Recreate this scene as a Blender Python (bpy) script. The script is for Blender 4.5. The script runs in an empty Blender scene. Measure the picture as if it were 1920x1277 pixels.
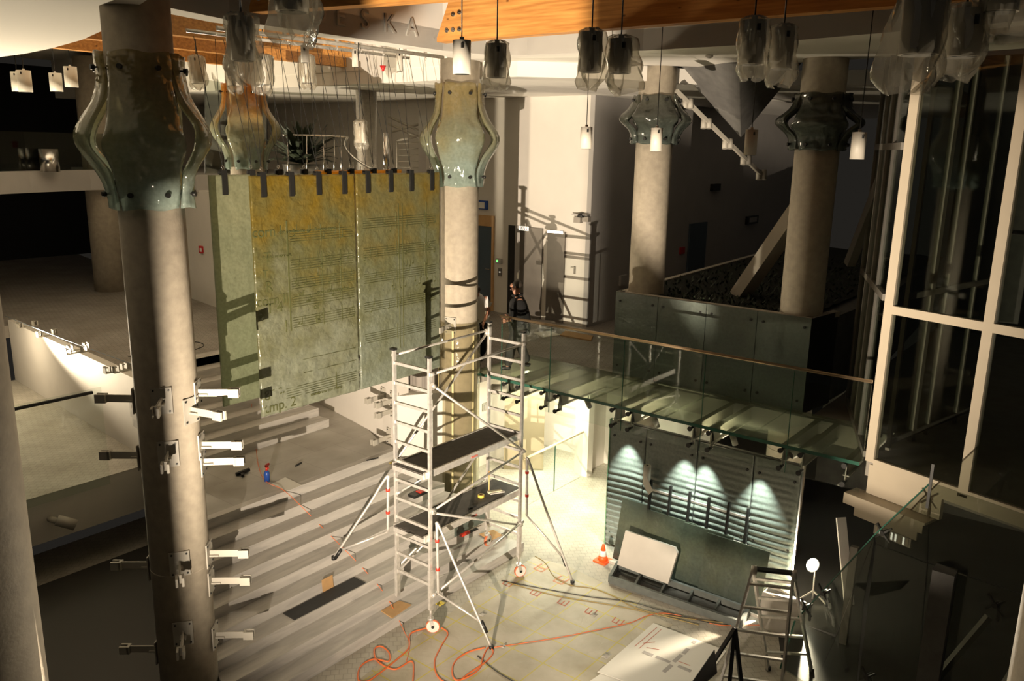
import bpy, bmesh, math, random
from mathutils import Vector, Matrix
random.seed(7)
S = bpy.context.scene
COL = S.collection
PI = math.pi
# ------------------------------------------------------------------ camera
FPX, CX, CY, H = 1544.0, 960.0, 638.5, 6.8
ROLL = math.atan2(121, 6570); TH = math.atan2(FPX, math.hypot(121, 6570)); AZ = math.radians(38)
FW = Vector((math.cos(AZ)*math.cos(TH), math.sin(AZ)*math.cos(TH), -math.sin(TH)))
R0 = Vector((math.sin(AZ), -math.cos(AZ), 0)); D0 = FW.cross(R0)
if D0.z > 0: D0 = -D0
RT = math.cos(ROLL)*R0 - math.sin(ROLL)*D0
DN = math.sin(ROLL)*R0 + math.cos(ROLL)*D0
EYE = Vector((0, 0, H))
cd = bpy.data.cameras.new('camera'); cam = bpy.data.objects.new('camera', cd); COL.objects.link(cam)
M3 = Matrix((RT, -DN, -FW)).transposed()
cam.matrix_world = Matrix.Translation(EYE) @ M3.to_4x4()
cd.sensor_width = 36; cd.lens = FPX/1920*36; cd.clip_end = 200; cd.clip_start = .05
S.camera = cam
# ------------------------------------------------------------------ world, exposure
S.view_settings.view_transform = 'Standard'; S.view_settings.look = 'None'
S.view_settings.exposure = 0.0; S.view_settings.gamma = 1; S.view_settings.use_curve_mapping = False
w = bpy.data.worlds.new('night'); S.world = w; w.use_nodes = True
w.node_tree.nodes['Background'].inputs[0].default_value = (0.95, 0.85, 0.72, 1)
w.node_tree.nodes['Background'].inputs[1].default_value = 0.016
try:
    S.cycles.transparent_max_bounces = 32
except Exception: pass
# ------------------------------------------------------------------ lights
def light(name, kind, loc, energy, color, size=.1, target=None, angle=60, blend=.5, size_y=None):
    l = bpy.data.lights.new(name, kind); l.energy = energy; l.color = color
    if kind == 'SPOT': l.spot_size = math.radians(angle); l.spot_blend = blend; l.shadow_soft_size = size
    elif kind == 'POINT': l.shadow_soft_size = size
    elif kind == 'AREA':
        l.size = size
        if size_y: l.shape = 'RECTANGLE'; l.size_y = size_y
    o = bpy.data.objects.new(name, l); COL.objects.link(o); o.location = loc
    if target is not None:
        o.rotation_euler = (Vector(target)-Vector(loc)).to_track_quat('-Z', 'Y').to_euler()
    return o
LB = Vector((0.45, 3.15, 2.55)); LA = Vector((12.0, 3.42, .62))
WARM = (1, .83, .635)
light('floodlight_beam', 'SPOT', LB, 13500, WARM, .012, (9.65, 7.05, 4.9), 82, 1.0)
light('work_lamp_beam', 'SPOT', LA+Vector((-.09, .03, .02)), 2300, (1, .84, .62), .05, (7.6, 6.6, 1.7), 142, .5)
light('lower_hall_tubes', 'AREA', (13.6, 9.6, 2.3), 170, (1, .97, .74), 1.6, (13.2, 8.6, 0), size_y=.5)
light('lower_hall_tubes', 'AREA', (12.3, 8.2, 2.3), 90, (1, .96, .66), .6, (12.3, 8.0, 0), size_y=.3)
light('wall_lamp_glow', 'POINT', (6.1, 18.3, 2.75), 60, (1, .82, .56), .06)
light('added_ceiling_uplight', 'SPOT', (6.1, 18.3, 2.8), 3400, (1, .84, .60), .08, (7.2, 13.0, 8.6), 130, .5)  # uplight added to brighten the left ceiling disc and timber beams
light('gallery_glow', 'POINT', (6.6, 12.2, 5.6), 0, WARM, .3)
for yy in (6.5, 5.45, 5.1, 4.2):
    light('track_spot_beam', 'SPOT', (11.33, yy, 2.24), 230, (.93, 1, .86), .02, (11.62, yy-.02, .9), 58, .9)
# ------------------------------------------------------------------ ray helpers (a point where a sight line meets a real plane)
def ray(px, py): return FW*FPX + RT*(px-CX) + DN*(py-CY)
def oz(px, py, z): r = ray(px, py); return EYE + r*((z-H)/r.z)
def ox(px, py, x): r = ray(px, py); return EYE + r*(x/r.x)
def oy(px, py, y): r = ray(px, py); return EYE + r*(y/r.y)
def od(px, py, d): return EYE + ray(px, py)*(d/FPX)
def ow(px, py, a, b):
    a = Vector((a[0], a[1], 0)); b = Vector((b[0], b[1], 0)); n = Vector((b.y-a.y, -(b.x-a.x), 0)); r = ray(px, py)
    return EYE + r*((a-EYE).dot(n)/r.dot(n))
# ------------------------------------------------------------------ materials
MATS = {}
def mat(name, col, rough=.6, metal=0, noise=0, nscale=8, bump=0, bscale=None, col2=None, emit=None, estr=0, spec=.5):
    m = bpy.data.materials.new(name); m.use_nodes = True; nt = m.node_tree; b = nt.nodes['Principled BSDF']
    b.inputs['Base Color'].default_value = (*col, 1); b.inputs['Roughness'].default_value = rough; b.inputs['Metallic'].default_value = metal
    b.inputs['Specular IOR Level'].default_value = spec
    tc = nt.nodes.new('ShaderNodeTexCoord')
    if noise or col2:
        n = nt.nodes.new('ShaderNodeTexNoise'); n.inputs['Scale'].default_value = nscale; n.inputs['Detail'].default_value = 8
        nt.links.new(tc.outputs['Object'], n.inputs['Vector'])
        r = nt.nodes.new('ShaderNodeValToRGB'); r.color_ramp.elements[0].position = .3; r.color_ramp.elements[1].position = .7
        c2 = col2 or tuple(c*(1-noise) for c in col)
        r.color_ramp.elements[0].color = (*c2, 1); r.color_ramp.elements[1].color = (*col, 1)
        nt.links.new(n.outputs['Fac'], r.inputs['Fac']); nt.links.new(r.outputs['Color'], b.inputs['Base Color'])
    if bump:
        n2 = nt.nodes.new('ShaderNodeTexNoise'); n2.inputs['Scale'].default_value = bscale or nscale*3; n2.inputs['Detail'].default_value = 6
        nt.links.new(tc.outputs['Object'], n2.inputs['Vector'])
        bp = nt.nodes.new('ShaderNodeBump'); bp.inputs['Strength'].default_value = bump; bp.inputs['Distance'].default_value = .02
        nt.links.new(n2.outputs['Fac'], bp.inputs['Height']); nt.links.new(bp.outputs['Normal'], b.inputs['Normal'])
    if emit:
        b.inputs['Emission Color'].default_value = (*emit, 1); b.inputs['Emission Strength'].default_value = estr
    MATS[name] = m; return m
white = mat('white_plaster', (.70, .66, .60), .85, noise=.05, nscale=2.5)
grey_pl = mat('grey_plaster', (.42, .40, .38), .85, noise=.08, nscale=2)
ceil_m = mat('ceiling_paint', (.74, .71, .65), .8)
conc = mat('column_concrete', (.44, .385, .30), .7, noise=.22, nscale=9, bump=.12, bscale=40)
conc_dk = mat('dark_concrete', (.16, .155, .145), .8, noise=.3, nscale=5, bump=.1)
slabm = mat('raw_slab', (.34, .31, .27), .8, noise=.2, nscale=4)
steel = mat('galvanised_steel', (.74, .71, .66), .38, .6, noise=.25, nscale=18)
darksteel = mat('dark_steel', (.035, .035, .033), .45, .6)
chrome = mat('polished_steel', (.75, .73, .70), .18, 1)
elev = mat('brushed_steel_door', (.20, .18, .155), .5, .35, noise=.25, nscale=2.2)
alu = mat('powder_coated_frame', (.52, .45, .34), .5, noise=.06, nscale=3)
alu_dk = mat('frame_inside', (.20, .185, .16), .5)
whitep = mat('white_painted_steel', (.40, .375, .32), .55)
lampw = mat('pendant_shade', (.60, .56, .48), .5)
black = mat('black_rubber', (.012, .012, .012), .55)
red = mat('red_plastic', (.55, .03, .015), .4)
orange = mat('orange_cable', (.72, .16, .04), .45)
yellowc = mat('yellow_cable', (.30, .22, .07), .6)
darkcable = mat('dark_cable', (.03, .03, .028), .6)
cone_o = mat('cone_orange', (.95, .12, .02), .45)
whiteb = mat('reflective_white', (.8, .78, .74), .5)
blue = mat('blue_plastic', (.02, .07, .32), .35)
bluedoor = mat('blue_grey_door', (.07, .10, .13), .5)
woodframe = mat('pine_frame', (.62, .38, .17), .5, noise=.15, nscale=6)
cardb = mat('cardboard', (.50, .30, .13), .85, noise=.15, nscale=10)
paper = mat('paper', (.72, .70, .64), .8)
plank = mat('platform_ply', (.10, .088, .075), .7, noise=.3, nscale=9, bump=.15)
rubmat = mat('rubber_mat', (.03, .03, .03), .7, noise=.2, nscale=20)
cloth_dk = mat('black_wool', (.004, .004, .0045), .95, noise=.3, nscale=30)
trous = mat('grey_trousers', (.028, .027, .025), .9)
skin = mat('skin', (.34, .17, .11), .6)
hair = mat('hair', (.025, .018, .012), .7)
shirt = mat('white_shirt', (.55, .54, .52), .9)
soil = mat('planter_soil', (.018, .02, .012), .95, noise=.5, nscale=30, bump=.6)
leaf = mat('leaf_green', (.03, .045, .022), .6, noise=.4, nscale=12)
greenstone = mat('green_letters', (.075, .08, .03), .35)
signred = mat('sign_red', (.5, .02, .02), .4)
signwhite = mat('lit_sign', (.8, .8, .75), .4, emit=(1, .95, .8), estr=.9)
lamp_face = mat('lamp_face', (1, 1, 1), .4, emit=(1, .93, .75), estr=60)
hall_face = mat('hall_lamp_face', (1, 1, 1), .4, emit=(1, 1, .75), estr=12)
led = mat('green_led', (.1, .8, .1), .4, emit=(.2, 1, .2), estr=1.5)
stonew = mat('white_stone', (.44, .41, .36), .55, noise=.08, nscale=4)
yellowp = mat('yellow_plastic', (.6, .48, .08), .5)
brush = mat('brush_fibre', (.5, .46, .32), .9)
dustcloth = mat('grey_rag', (.45, .43, .38), .9, noise=.2, nscale=14)

def fnode(nt, base):
    lw = nt.nodes.new('ShaderNodeLayerWeight'); lw.inputs[0].default_value = .5
    pw = nt.nodes.new('ShaderNodeMath'); pw.operation = 'POWER'; pw.inputs[1].default_value = 5; nt.links.new(lw.outputs['Facing'], pw.inputs[0])
    ma = nt.nodes.new('ShaderNodeMath'); ma.operation = 'MULTIPLY_ADD'; ma.inputs[1].default_value = .85; ma.inputs[2].default_value = base; ma.use_clamp = True; nt.links.new(pw.outputs[0], ma.inputs[0])
    return ma
def glass_mat(name, tint, gloss_rough=.03, body=.0, bodycol=(.1, .15, .12), bumpy=0, bscale=6, fres=1.45):
    m = bpy.data.materials.new(name); m.use_nodes = True; nt = m.node_tree
    for n in list(nt.nodes): nt.nodes.remove(n)
    out = nt.nodes.new('ShaderNodeOutputMaterial')
    tr = nt.nodes.new('ShaderNodeBsdfTransparent'); tr.inputs[0].default_value = (*tint, 1)
    gl = nt.nodes.new('ShaderNodeBsdfGlossy'); gl.inputs['Roughness'].default_value = gloss_rough; gl.inputs[0].default_value = (.9, .95, .92, 1)
    fr = fnode(nt, .04*(fres-1)/.4)
    mix = nt.nodes.new('ShaderNodeMixShader'); src = tr
    if body:
        df = nt.nodes.new('ShaderNodeBsdfDiffuse'); df.inputs[0].default_value = (*bodycol, 1)
        tl = nt.nodes.new('ShaderNodeBsdfTranslucent'); tl.inputs[0].default_value = (*bodycol, 1)
        m1 = nt.nodes.new('ShaderNodeMixShader'); m1.inputs[0].default_value = .5
        nt.links.new(df.outputs[0], m1.inputs[1]); nt.links.new(tl.outputs[0], m1.inputs[2])
        m2 = nt.nodes.new('ShaderNodeMixShader'); m2.inputs[0].default_value = body
        nt.links.new(tr.outputs[0], m2.inputs[1]); nt.links.new(m1.outputs[0], m2.inputs[2]); src = m2
    if bumpy:
        tc = nt.nodes.new('ShaderNodeTexCoord'); n2 = nt.nodes.new('ShaderNodeTexNoise'); n2.inputs['Scale'].default_value = bscale; n2.inputs['Detail'].default_value = 4
        nt.links.new(tc.outputs['Object'], n2.inputs['Vector'])
        bp = nt.nodes.new('ShaderNodeBump'); bp.inputs['Strength'].default_value = bumpy; bp.inputs['Distance'].default_value = .05
        nt.links.new(n2.outputs['Fac'], bp.inputs['Height'])
        nt.links.new(bp.outputs['Normal'], gl.inputs['Normal'])
    nt.links.new(fr.outputs[0], mix.inputs[0]); nt.links.new(src.outputs[0], mix.inputs[1]); nt.links.new(gl.outputs[0], mix.inputs[2])
    nt.links.new(mix.outputs[0], out.inputs[0]); return m
clear = glass_mat('clear_glass', (.94, .965, .945), fres=1.35)
smoky = glass_mat('tinted_glass', (.72, .74, .70), fres=1.4)
deckglass = glass_mat('deck_glass', (.80, .83, .74), .25, .20, (.33, .35, .27))
edgeglass = mat('green_glass_edge', (.03, .10, .07), .15)
film = glass_mat('plastic_film', (.84, .82, .77), .15, .30, (.62, .58, .50), .9, 14)
filmtube = glass_mat('clear_wrap', (.80, .78, .68), .12, .18, (.55, .50, .34), .3, 5)
collar_m = None
def art_glass(name, top, bottom, z0, z1, dirt=.0, trans=.35, rough=.12, bump=.6, bscale=5, tone=None, body=.5):
    """cast glass: colour is a vertical wash of the glass itself, uneven surface"""
    m = bpy.data.materials.new(name); m.use_nodes = True; nt = m.node_tree
    for n in list(nt.nodes): nt.nodes.remove(n)
    L = nt.links.new
    out = nt.nodes.new('ShaderNodeOutputMaterial'); ge = nt.nodes.new('ShaderNodeNewGeometry')
    sp = nt.nodes.new('ShaderNodeSeparateXYZ'); L(ge.outputs['Position'], sp.inputs[0])
    nz = nt.nodes.new('ShaderNodeTexNoise'); nz.inputs['Scale'].default_value = 2.2; nz.inputs['Detail'].default_value = 6; L(ge.outputs['Position'], nz.inputs['Vector'])
    mr = nt.nodes.new('ShaderNodeMapRange'); mr.inputs['From Min'].default_value = z0; mr.inputs['From Max'].default_value = z1; L(sp.outputs['Z'], mr.inputs['Value'])
    ad = nt.nodes.new('ShaderNodeMath'); ad.operation = 'MULTIPLY_ADD'; ad.inputs[1].default_value = .9; L(nz.outputs['Fac'], ad.inputs[0])
    sb = nt.nodes.new('ShaderNodeMath'); sb.operation = 'SUBTRACT'; sb.inputs[1].default_value = .45; L(mr.outputs[0], sb.inputs[0]); L(sb.outputs[0], ad.inputs[2])
    rp = nt.nodes.new('ShaderNodeValToRGB'); L(ad.outputs[0], rp.inputs['Fac'])
    els = rp.color_ramp.elements
    els[0].position = .12; els[0].color = (*bottom, 1); els[1].position = .95; els[1].color = (*top, 1)
    if tone:
        e = els.new(.55); e.color = (*tone, 1)
    n3 = nt.nodes.new('ShaderNodeTexNoise'); n3.inputs['Scale'].default_value = 22; n3.inputs['Detail'].default_value = 5; L(ge.outputs['Position'], n3.inputs['Vector'])
    mx = nt.nodes.new('ShaderNodeMix'); mx.data_type = 'RGBA'; mx.blend_type = 'MULTIPLY'; mx.inputs[0].default_value = .28
    r3 = nt.nodes.new('ShaderNodeValToRGB'); r3.color_ramp.elements[0].position = .35; r3.color_ramp.elements[0].color = (.45, .45, .42, 1); r3.color_ramp.elements[1].position = .6; r3.color_ramp.elements[1].color = (1, 1, 1, 1)
    L(n3.outputs['Fac'], r3.inputs['Fac']); L(rp.outputs[0], mx.inputs[6]); L(r3.outputs[0], mx.inputs[7])
    b = nt.nodes.new('ShaderNodeBump'); b.inputs['Strength'].default_value = bump; b.inputs['Distance'].default_value = .06
    n4 = nt.nodes.new('ShaderNodeTexNoise'); n4.inputs['Scale'].default_value = bscale; n4.inputs['Detail'].default_value = 3; n4.inputs['Distortion'].default_value = .3
    L(ge.outputs['Position'], n4.inputs['Vector']); L(n4.outputs['Fac'], b.inputs['Height'])
    df = nt.nodes.new('ShaderNodeBsdfDiffuse'); tl = nt.nodes.new('ShaderNodeBsdfTranslucent'); gl = nt.nodes.new('ShaderNodeBsdfGlossy'); gl.inputs['Roughness'].default_value = rough
    tr = nt.nodes.new('ShaderNodeBsdfTransparent')
    L(mx.outputs[2], df.inputs[0]); L(mx.outputs[2], tl.inputs[0]); L(b.outputs[0], df.inputs['Normal']); L(b.outputs[0], gl.inputs['Normal'])
    lg = nt.nodes.new('ShaderNodeMix'); lg.data_type = 'RGBA'; lg.inputs[0].default_value = .45; L(mx.outputs[2], lg.inputs[6]); lg.inputs[7].default_value = (1, 1, 1, 1); L(lg.outputs[2], tr.inputs[0])
    a = nt.nodes.new('ShaderNodeMixShader'); a.inputs[0].default_value = body; L(df.outputs[0], a.inputs[1]); L(tl.outputs[0], a.inputs[2])
    c = nt.nodes.new('ShaderNodeMixShader'); c.inputs[0].default_value = trans; L(a.outputs[0], c.inputs[1]); L(tr.outputs[0], c.inputs[2])
    fr = fnode(nt, .06)
    mxs = nt.nodes.new('ShaderNodeMixShader'); L(fr.outputs[0], mxs.inputs[0]); L(c.outputs[0], mxs.inputs[1]); L(gl.outputs[0], mxs.inputs[2])
    L(mxs.outputs[0], out.inputs[0]); return m
art_y = art_glass('yellow_cast_glass', (.34, .22, .02), (.36, .385, .29), 2.6, 7.2, tone=(.21, .205, .085), trans=.12, rough=.10, bump=.6, bscale=7)
art_g = art_glass('pale_cast_glass', (.36, .37, .24), (.28, .31, .20), 3.0, 6.5, tone=(.30, .32, .21), trans=.22, rough=.16)
art_o = art_glass('orange_cast_glass', (.80, .42, .03), (.42, .46, .30), 3.4, 6.4, tone=(.5, .42, .12), trans=.2, rough=.16)
collar_m = art_glass('collar_glass', (.48, .40, .20), (.50, .60, .54), 6.1, 7.7, tone=(.44, .44, .29), trans=.42, rough=.10, bump=.9, bscale=3.5)
collar_d = art_glass('dark_collar_glass', (.12, .12, .09), (.14, .17, .15), 6.8, 7.7, tone=(.10, .11, .09), trans=.2, rough=.2, bump=.9, bscale=3.5)
cladg = art_glass('cladding_glass', (.16, .19, .165), (.12, .15, .13), 2.6, 4.3, tone=(.11, .135, .12), trans=.05, rough=.35, bump=.3, bscale=4, body=.15)
wallg = art_glass('ribbed_wall_glass', (.20, .235, .21), (.26, .31, .28), 0, 2.3, tone=(.20, .235, .21), trans=.05, rough=.22, bump=.25, bscale=6, body=.15)
sheetg = art_glass('stored_sheet_glass', (.06, .075, .055), (.055, .07, .055), 0, 1.2, tone=(.085, .095, .06), trans=.15, rough=.25, bump=.2, bscale=4, body=.2)

def wood_mat():
    m = bpy.data.materials.new('glulam_pine'); m.use_nodes = True; nt = m.node_tree; L = nt.links.new; b = nt.nodes['Principled BSDF']
    tc = nt.nodes.new('ShaderNodeTexCoord'); mp = nt.nodes.new('ShaderNodeMapping'); mp.inputs['Scale'].default_value = (6, .5, 9); L(tc.outputs['Object'], mp.inputs[0])
    n = nt.nodes.new('ShaderNodeTexNoise'); n.inputs['Scale'].default_value = 3; n.inputs['Detail'].default_value = 8; L(mp.outputs[0], n.inputs['Vector'])
    r = nt.nodes.new('ShaderNodeValToRGB'); r.color_ramp.elements[0].position = .3; r.color_ramp.elements[0].color = (.42, .17, .04, 1); r.color_ramp.elements[1].position = .7; r.color_ramp.elements[1].color = (.70, .34, .09, 1); L(n.outputs['Fac'], r.inputs['Fac'])
    v = nt.nodes.new('ShaderNodeTexVoronoi'); v.inputs['Scale'].default_value = 4.2; mp2 = nt.nodes.new('ShaderNodeMapping'); mp2.inputs['Scale'].default_value = (1, .6, 1.2); L(tc.outputs['Object'], mp2.inputs[0]); L(mp2.outputs[0], v.inputs['Vector'])
    r2 = nt.nodes.new('ShaderNodeValToRGB'); r2.color_ramp.elements[0].position = .05; r2.color_ramp.elements[0].color = (.12, .03, .01, 1); r2.color_ramp.elements[1].position = .10; r2.color_ramp.elements[1].color = (1, 1, 1, 1); L(v.outputs['Distance'], r2.inputs['Fac'])
    mx = nt.nodes.new('ShaderNodeMix'); mx.data_type = 'RGBA'; mx.blend_type = 'MULTIPLY'; mx.inputs[0].default_value = .85; L(r.outputs[0], mx.inputs[6]); L(r2.outputs[0], mx.inputs[7])
    L(mx.outputs[2], b.inputs['Base Color']); b.inputs['Roughness'].default_value = .45; return m
wood = wood_mat()
def marble_mat():
    m = bpy.data.materials.new('veined_marble'); m.use_nodes = True; nt = m.node_tree; L = nt.links.new; b = nt.nodes['Principled BSDF']
    tc = nt.nodes.new('ShaderNodeTexCoord'); mp = nt.nodes.new('ShaderNodeMapping'); mp.inputs['Scale'].default_value = (.9, 5, 6); mp.inputs['Rotation'].default_value = (0, 0, .5); L(tc.outputs['Object'], mp.inputs[0])
    n = nt.nodes.new('ShaderNodeTexNoise'); n.inputs['Scale'].default_value = 1.6; n.inputs['Detail'].default_value = 9; n.inputs['Distortion'].default_value = .8; L(mp.outputs[0], n.inputs['Vector'])
    r = nt.nodes.new('ShaderNodeValToRGB'); r.color_ramp.elements[0].position = .34; r.color_ramp.elements[0].color = (.38, .36, .335, 1); r.color_ramp.elements[1].position = .62; r.color_ramp.elements[1].color = (.50, .475, .435, 1); L(n.outputs['Fac'], r.inputs['Fac'])
    L(r.outputs[0], b.inputs['Base Color']); b.inputs['Roughness'].default_value = .5; return m
marble = marble_mat()
def tile_mat(name, c1, c2, mort, size, rot=.6, ms=.06):
    m = bpy.data.materials.new(name); m.use_nodes = True; nt = m.node_tree; L = nt.links.new; b = nt.nodes['Principled BSDF']
    tc = nt.nodes.new('ShaderNodeTexCoord'); mp = nt.nodes.new('ShaderNodeMapping'); mp.inputs['Rotation'].default_value = (0, 0, rot); mp.inputs['Scale'].default_value = (1/size,)*3; L(tc.outputs['Object'], mp.inputs[0])
    k = nt.nodes.new('ShaderNodeTexBrick'); k.inputs['Scale'].default_value = 1; k.inputs['Brick Width'].default_value = 1; k.inputs['Row Height'].default_value = 1; k.offset = .5
    k.inputs['Mortar Size'].default_value = ms; k.inputs['Color1'].default_value = (*c1, 1); k.inputs['Color2'].default_value = (*c2, 1); k.inputs['Mortar'].default_value = (*mort, 1); L(mp.outputs[0], k.inputs['Vector'])
    n = nt.nodes.new('ShaderNodeTexNoise'); n.inputs['Scale'].default_value = 1.4; n.inputs['Detail'].default_value = 7; L(tc.outputs['Object'], n.inputs['Vector'])
    r = nt.nodes.new('ShaderNodeValToRGB'); r.color_ramp.elements[0].position = .3; r.color_ramp.elements[0].color = (.72, .70, .66, 1); r.color_ramp.elements[1].position = .65; r.color_ramp.elements[1].color = (1, 1, 1, 1); L(n.outputs['Fac'], r.inputs['Fac'])
    mx = nt.nodes.new('ShaderNodeMix'); mx.data_type = 'RGBA'; mx.blend_type = 'MULTIPLY'; mx.inputs[0].default_value = 1; L(k.outputs[0], mx.inputs[6]); L(r.outputs[0], mx.inputs[7])
    L(mx.outputs[2], b.inputs['Base Color']); b.inputs['Roughness'].default_value = .6; return m
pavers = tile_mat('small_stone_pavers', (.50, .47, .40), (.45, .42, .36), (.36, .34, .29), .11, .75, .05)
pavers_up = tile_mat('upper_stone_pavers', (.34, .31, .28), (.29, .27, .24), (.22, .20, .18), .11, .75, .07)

# ------------------------------------------------------------------ mesh builder
ORG = {}
class MB:
    def __init__(s): s.v = []; s.f = []; s.sm = []
    def add(s, vs, fs, smooth=False):
        n = len(s.v); s.v += [Vector(v) for v in vs]; s.f += [tuple(i+n for i in f) for f in fs]; s.sm += [smooth]*len(fs); return s
    def box(s, a, b):
        x0, x1 = sorted((a[0], b[0])); y0, y1 = sorted((a[1], b[1])); z0, z1 = sorted((a[2], b[2]))
        return s.add([(x0,y0,z0),(x1,y0,z0),(x1,y1,z0),(x0,y1,z0),(x0,y0,z1),(x1,y0,z1),(x1,y1,z1),(x0,y1,z1)],
                     [(0,3,2,1),(4,5,6,7),(0,1,5,4),(1,2,6,5),(2,3,7,6),(3,0,4,7)])
    def bar(s, p, q, wd, ht, up=(0,0,1)):
        p, q = Vector(p), Vector(q); d = (q-p).normalized(); up = Vector(up)
        if abs(d.dot(up)) > .98: up = Vector((1,0,0))
        sd = d.cross(up).normalized()*wd/2; u = sd.cross(d).normalized()*ht/2
        vs = [e+a*sd+b*u for e in (p, q) for a, b in ((-1,-1),(1,-1),(1,1),(-1,1))]
        return s.add(vs, [(0,1,2,3),(7,6,5,4),(0,4,5,1),(1,5,6,2),(2,6,7,3),(3,7,4,0)])
    def cyl(s, p, q, r, r2=None, n=16, cap=True):
        p, q = Vector(p), Vector(q); r2 = r if r2 is None else r2; d = (q-p).normalized()
        a = Vector((0,0,1)) if abs(d.z) < .9 else Vector((1,0,0)); u = d.cross(a).normalized(); v = d.cross(u)
        vs = [e+rr*(math.cos(2*PI*i/n)*u+math.sin(2*PI*i/n)*v) for e, rr in ((p, r), (q, r2)) for i in range(n)]
        s.add(vs, [(i,(i+1)%n,n+(i+1)%n,n+i) for i in range(n)], True)
        if cap: s.add(vs, [tuple(range(n))[::-1], tuple(range(n,2*n))])
        return s
    def tube(s, pts, r, n=8):
        pts = [Vector(p) for p in pts]; rings = []; u = None
        for i, p in enumerate(pts):
            d = (pts[min(i+1, len(pts)-1)]-pts[max(i-1, 0)]).normalized()
            if u is None: a = Vector((0,0,1)) if abs(d.z) < .9 else Vector((1,0,0)); u = d.cross(a).normalized()
            else: u = (u-d*u.dot(d)).normalized()
            v = d.cross(u); rings.append([p+r*(math.cos(2*PI*k/n)*u+math.sin(2*PI*k/n)*v) for k in range(n)])
        vs = [v for g in rings for v in g]
        fs = [(i*n+k, i*n+(k+1)%n, (i+1)*n+(k+1)%n, (i+1)*n+k) for i in range(len(pts)-1) for k in range(n)]
        s.add(vs, fs, True); s.add(rings[0], [tuple(range(n))]); s.add(rings[-1], [tuple(range(n))]); return s
    def prism(s, poly, z0, z1):
        n = len(poly); vs = [(p[0],p[1],z0) for p in poly]+[(p[0],p[1],z1) for p in poly]
        return s.add(vs, [tuple(range(n))[::-1], tuple(range(n,2*n))]+[(i,(i+1)%n,n+(i+1)%n,n+i) for i in range(n)])
    def lathe(s, c, prof, n=24):
        c = Vector(c); vs = [c+Vector((r*math.cos(2*PI*k/n), r*math.sin(2*PI*k/n), z)) for r, z in prof for k in range(n)]
        s.add(vs, [(i*n+k, i*n+(k+1)%n, (i+1)*n+(k+1)%n, (i+1)*n+k) for i in range(len(prof)-1) for k in range(n)], True)
        s.add(vs[:n], [tuple(range(n))[::-1]]); s.add(vs[-n:], [tuple(range(n))]); return s
    def poly3(s, pts, thick):
        pts = [Vector(p) for p in pts]; nrm = (pts[1]-pts[0]).cross(pts[2]-pts[0]).normalized()*thick; n = len(pts)
        return s.add(pts+[p+nrm for p in pts], [tuple(range(n))[::-1], tuple(range(n,2*n))]+[(i,(i+1)%n,n+(i+1)%n,n+i) for i in range(n)])
    def grid(s, P, closed=False):
        a = len(P); b = len(P[0])
        return s.add([p for row in P for p in row], [(i*b+j, i*b+(j+1)%b, (i+1)*b+(j+1)%b, (i+1)*b+j) for i in range(a-1) for j in range(b if closed else b-1)], True)
    def shell(s, P, t):
        """grid of points thickened by t along local normals"""
        a = len(P); b = len(P[0]); Q = []
        for i in range(a):
            row = []
            for j in range(b):
                du = P[min(i+1,a-1)][j]-P[max(i-1,0)][j]; dv = P[i][min(j+1,b-1)]-P[i][max(j-1,0)][0:3] if False else P[i][min(j+1,b-1)]-P[i][max(j-1,0)]
                row.append(P[i][j]+du.cross(dv).normalized()*t)
            Q.append(row)
        s.grid(P); s.grid(Q)
        for i in range(a-1):
            for j in (0, b-1): s.add([P[i][j],P[i+1][j],Q[i+1][j],Q[i][j]], [(0,1,2,3)])
        for j in range(b-1):
            for i in (0, a-1): s.add([P[i][j],P[i][j+1],Q[i][j+1],Q[i][j]], [(0,1,2,3)])
        return s
    def build(s, name, m, parent=None, merge=False):
        if parent is not None: org = ORG[parent.name]
        else:
            xs = [v.x for v in s.v]; ys = [v.y for v in s.v]; zs = [v.z for v in s.v]
            org = Vector(((min(xs)+max(xs))/2, (min(ys)+max(ys))/2, min(zs)))
        me = bpy.data.meshes.new(name); me.from_pydata([v-org for v in s.v], [], s.f)
        me.polygons.foreach_set('use_smooth', s.sm)
        bm = bmesh.new(); bm.from_mesh(me)
        bmesh.ops.remove_doubles(bm, verts=bm.verts, dist=1e-5)
        bmesh.ops.recalc_face_normals(bm, faces=bm.faces); bm.to_mesh(me); bm.free()
        for k in (m if isinstance(m, (list, tuple)) else [m]): me.materials.append(k)
        o = bpy.data.objects.new(name, me); COL.objects.link(o)
        if parent is not None: o.parent = parent; ORG[o.name] = org
        else: o.location = org; ORG[o.name] = org
        return o
def tag(o, label=None, cat=None, group=None, kind=None):
    if label: o['label'] = label
    if cat: o['category'] = cat
    if group: o['group'] = group
    if kind: o['kind'] = kind
    return o
def root(name, loc, label, cat, group=None):
    o = bpy.data.objects.new(name, None); COL.objects.link(o); o.location = loc; o.empty_display_size = .1
    ORG[o.name] = Vector(loc); return tag(o, label, cat, group)
def struct(name, mb, m, parent=None):
    o = mb.build(name, m, parent)
    if parent is None: o['kind'] = 'structure'
    return o
def dup(src, loc, rz=0, label=None, group=None):
    r = src.copy(); COL.objects.link(r); r.location = loc; r.rotation_euler = (0, 0, rz)
    if label: r['label'] = label
    if group: r['group'] = group
    for ch in list(src.children):
        c = ch.copy(); COL.objects.link(c); c.parent = r
        for g in list(ch.children):
            d = g.copy(); COL.objects.link(d); d.parent = c
    return r
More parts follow.
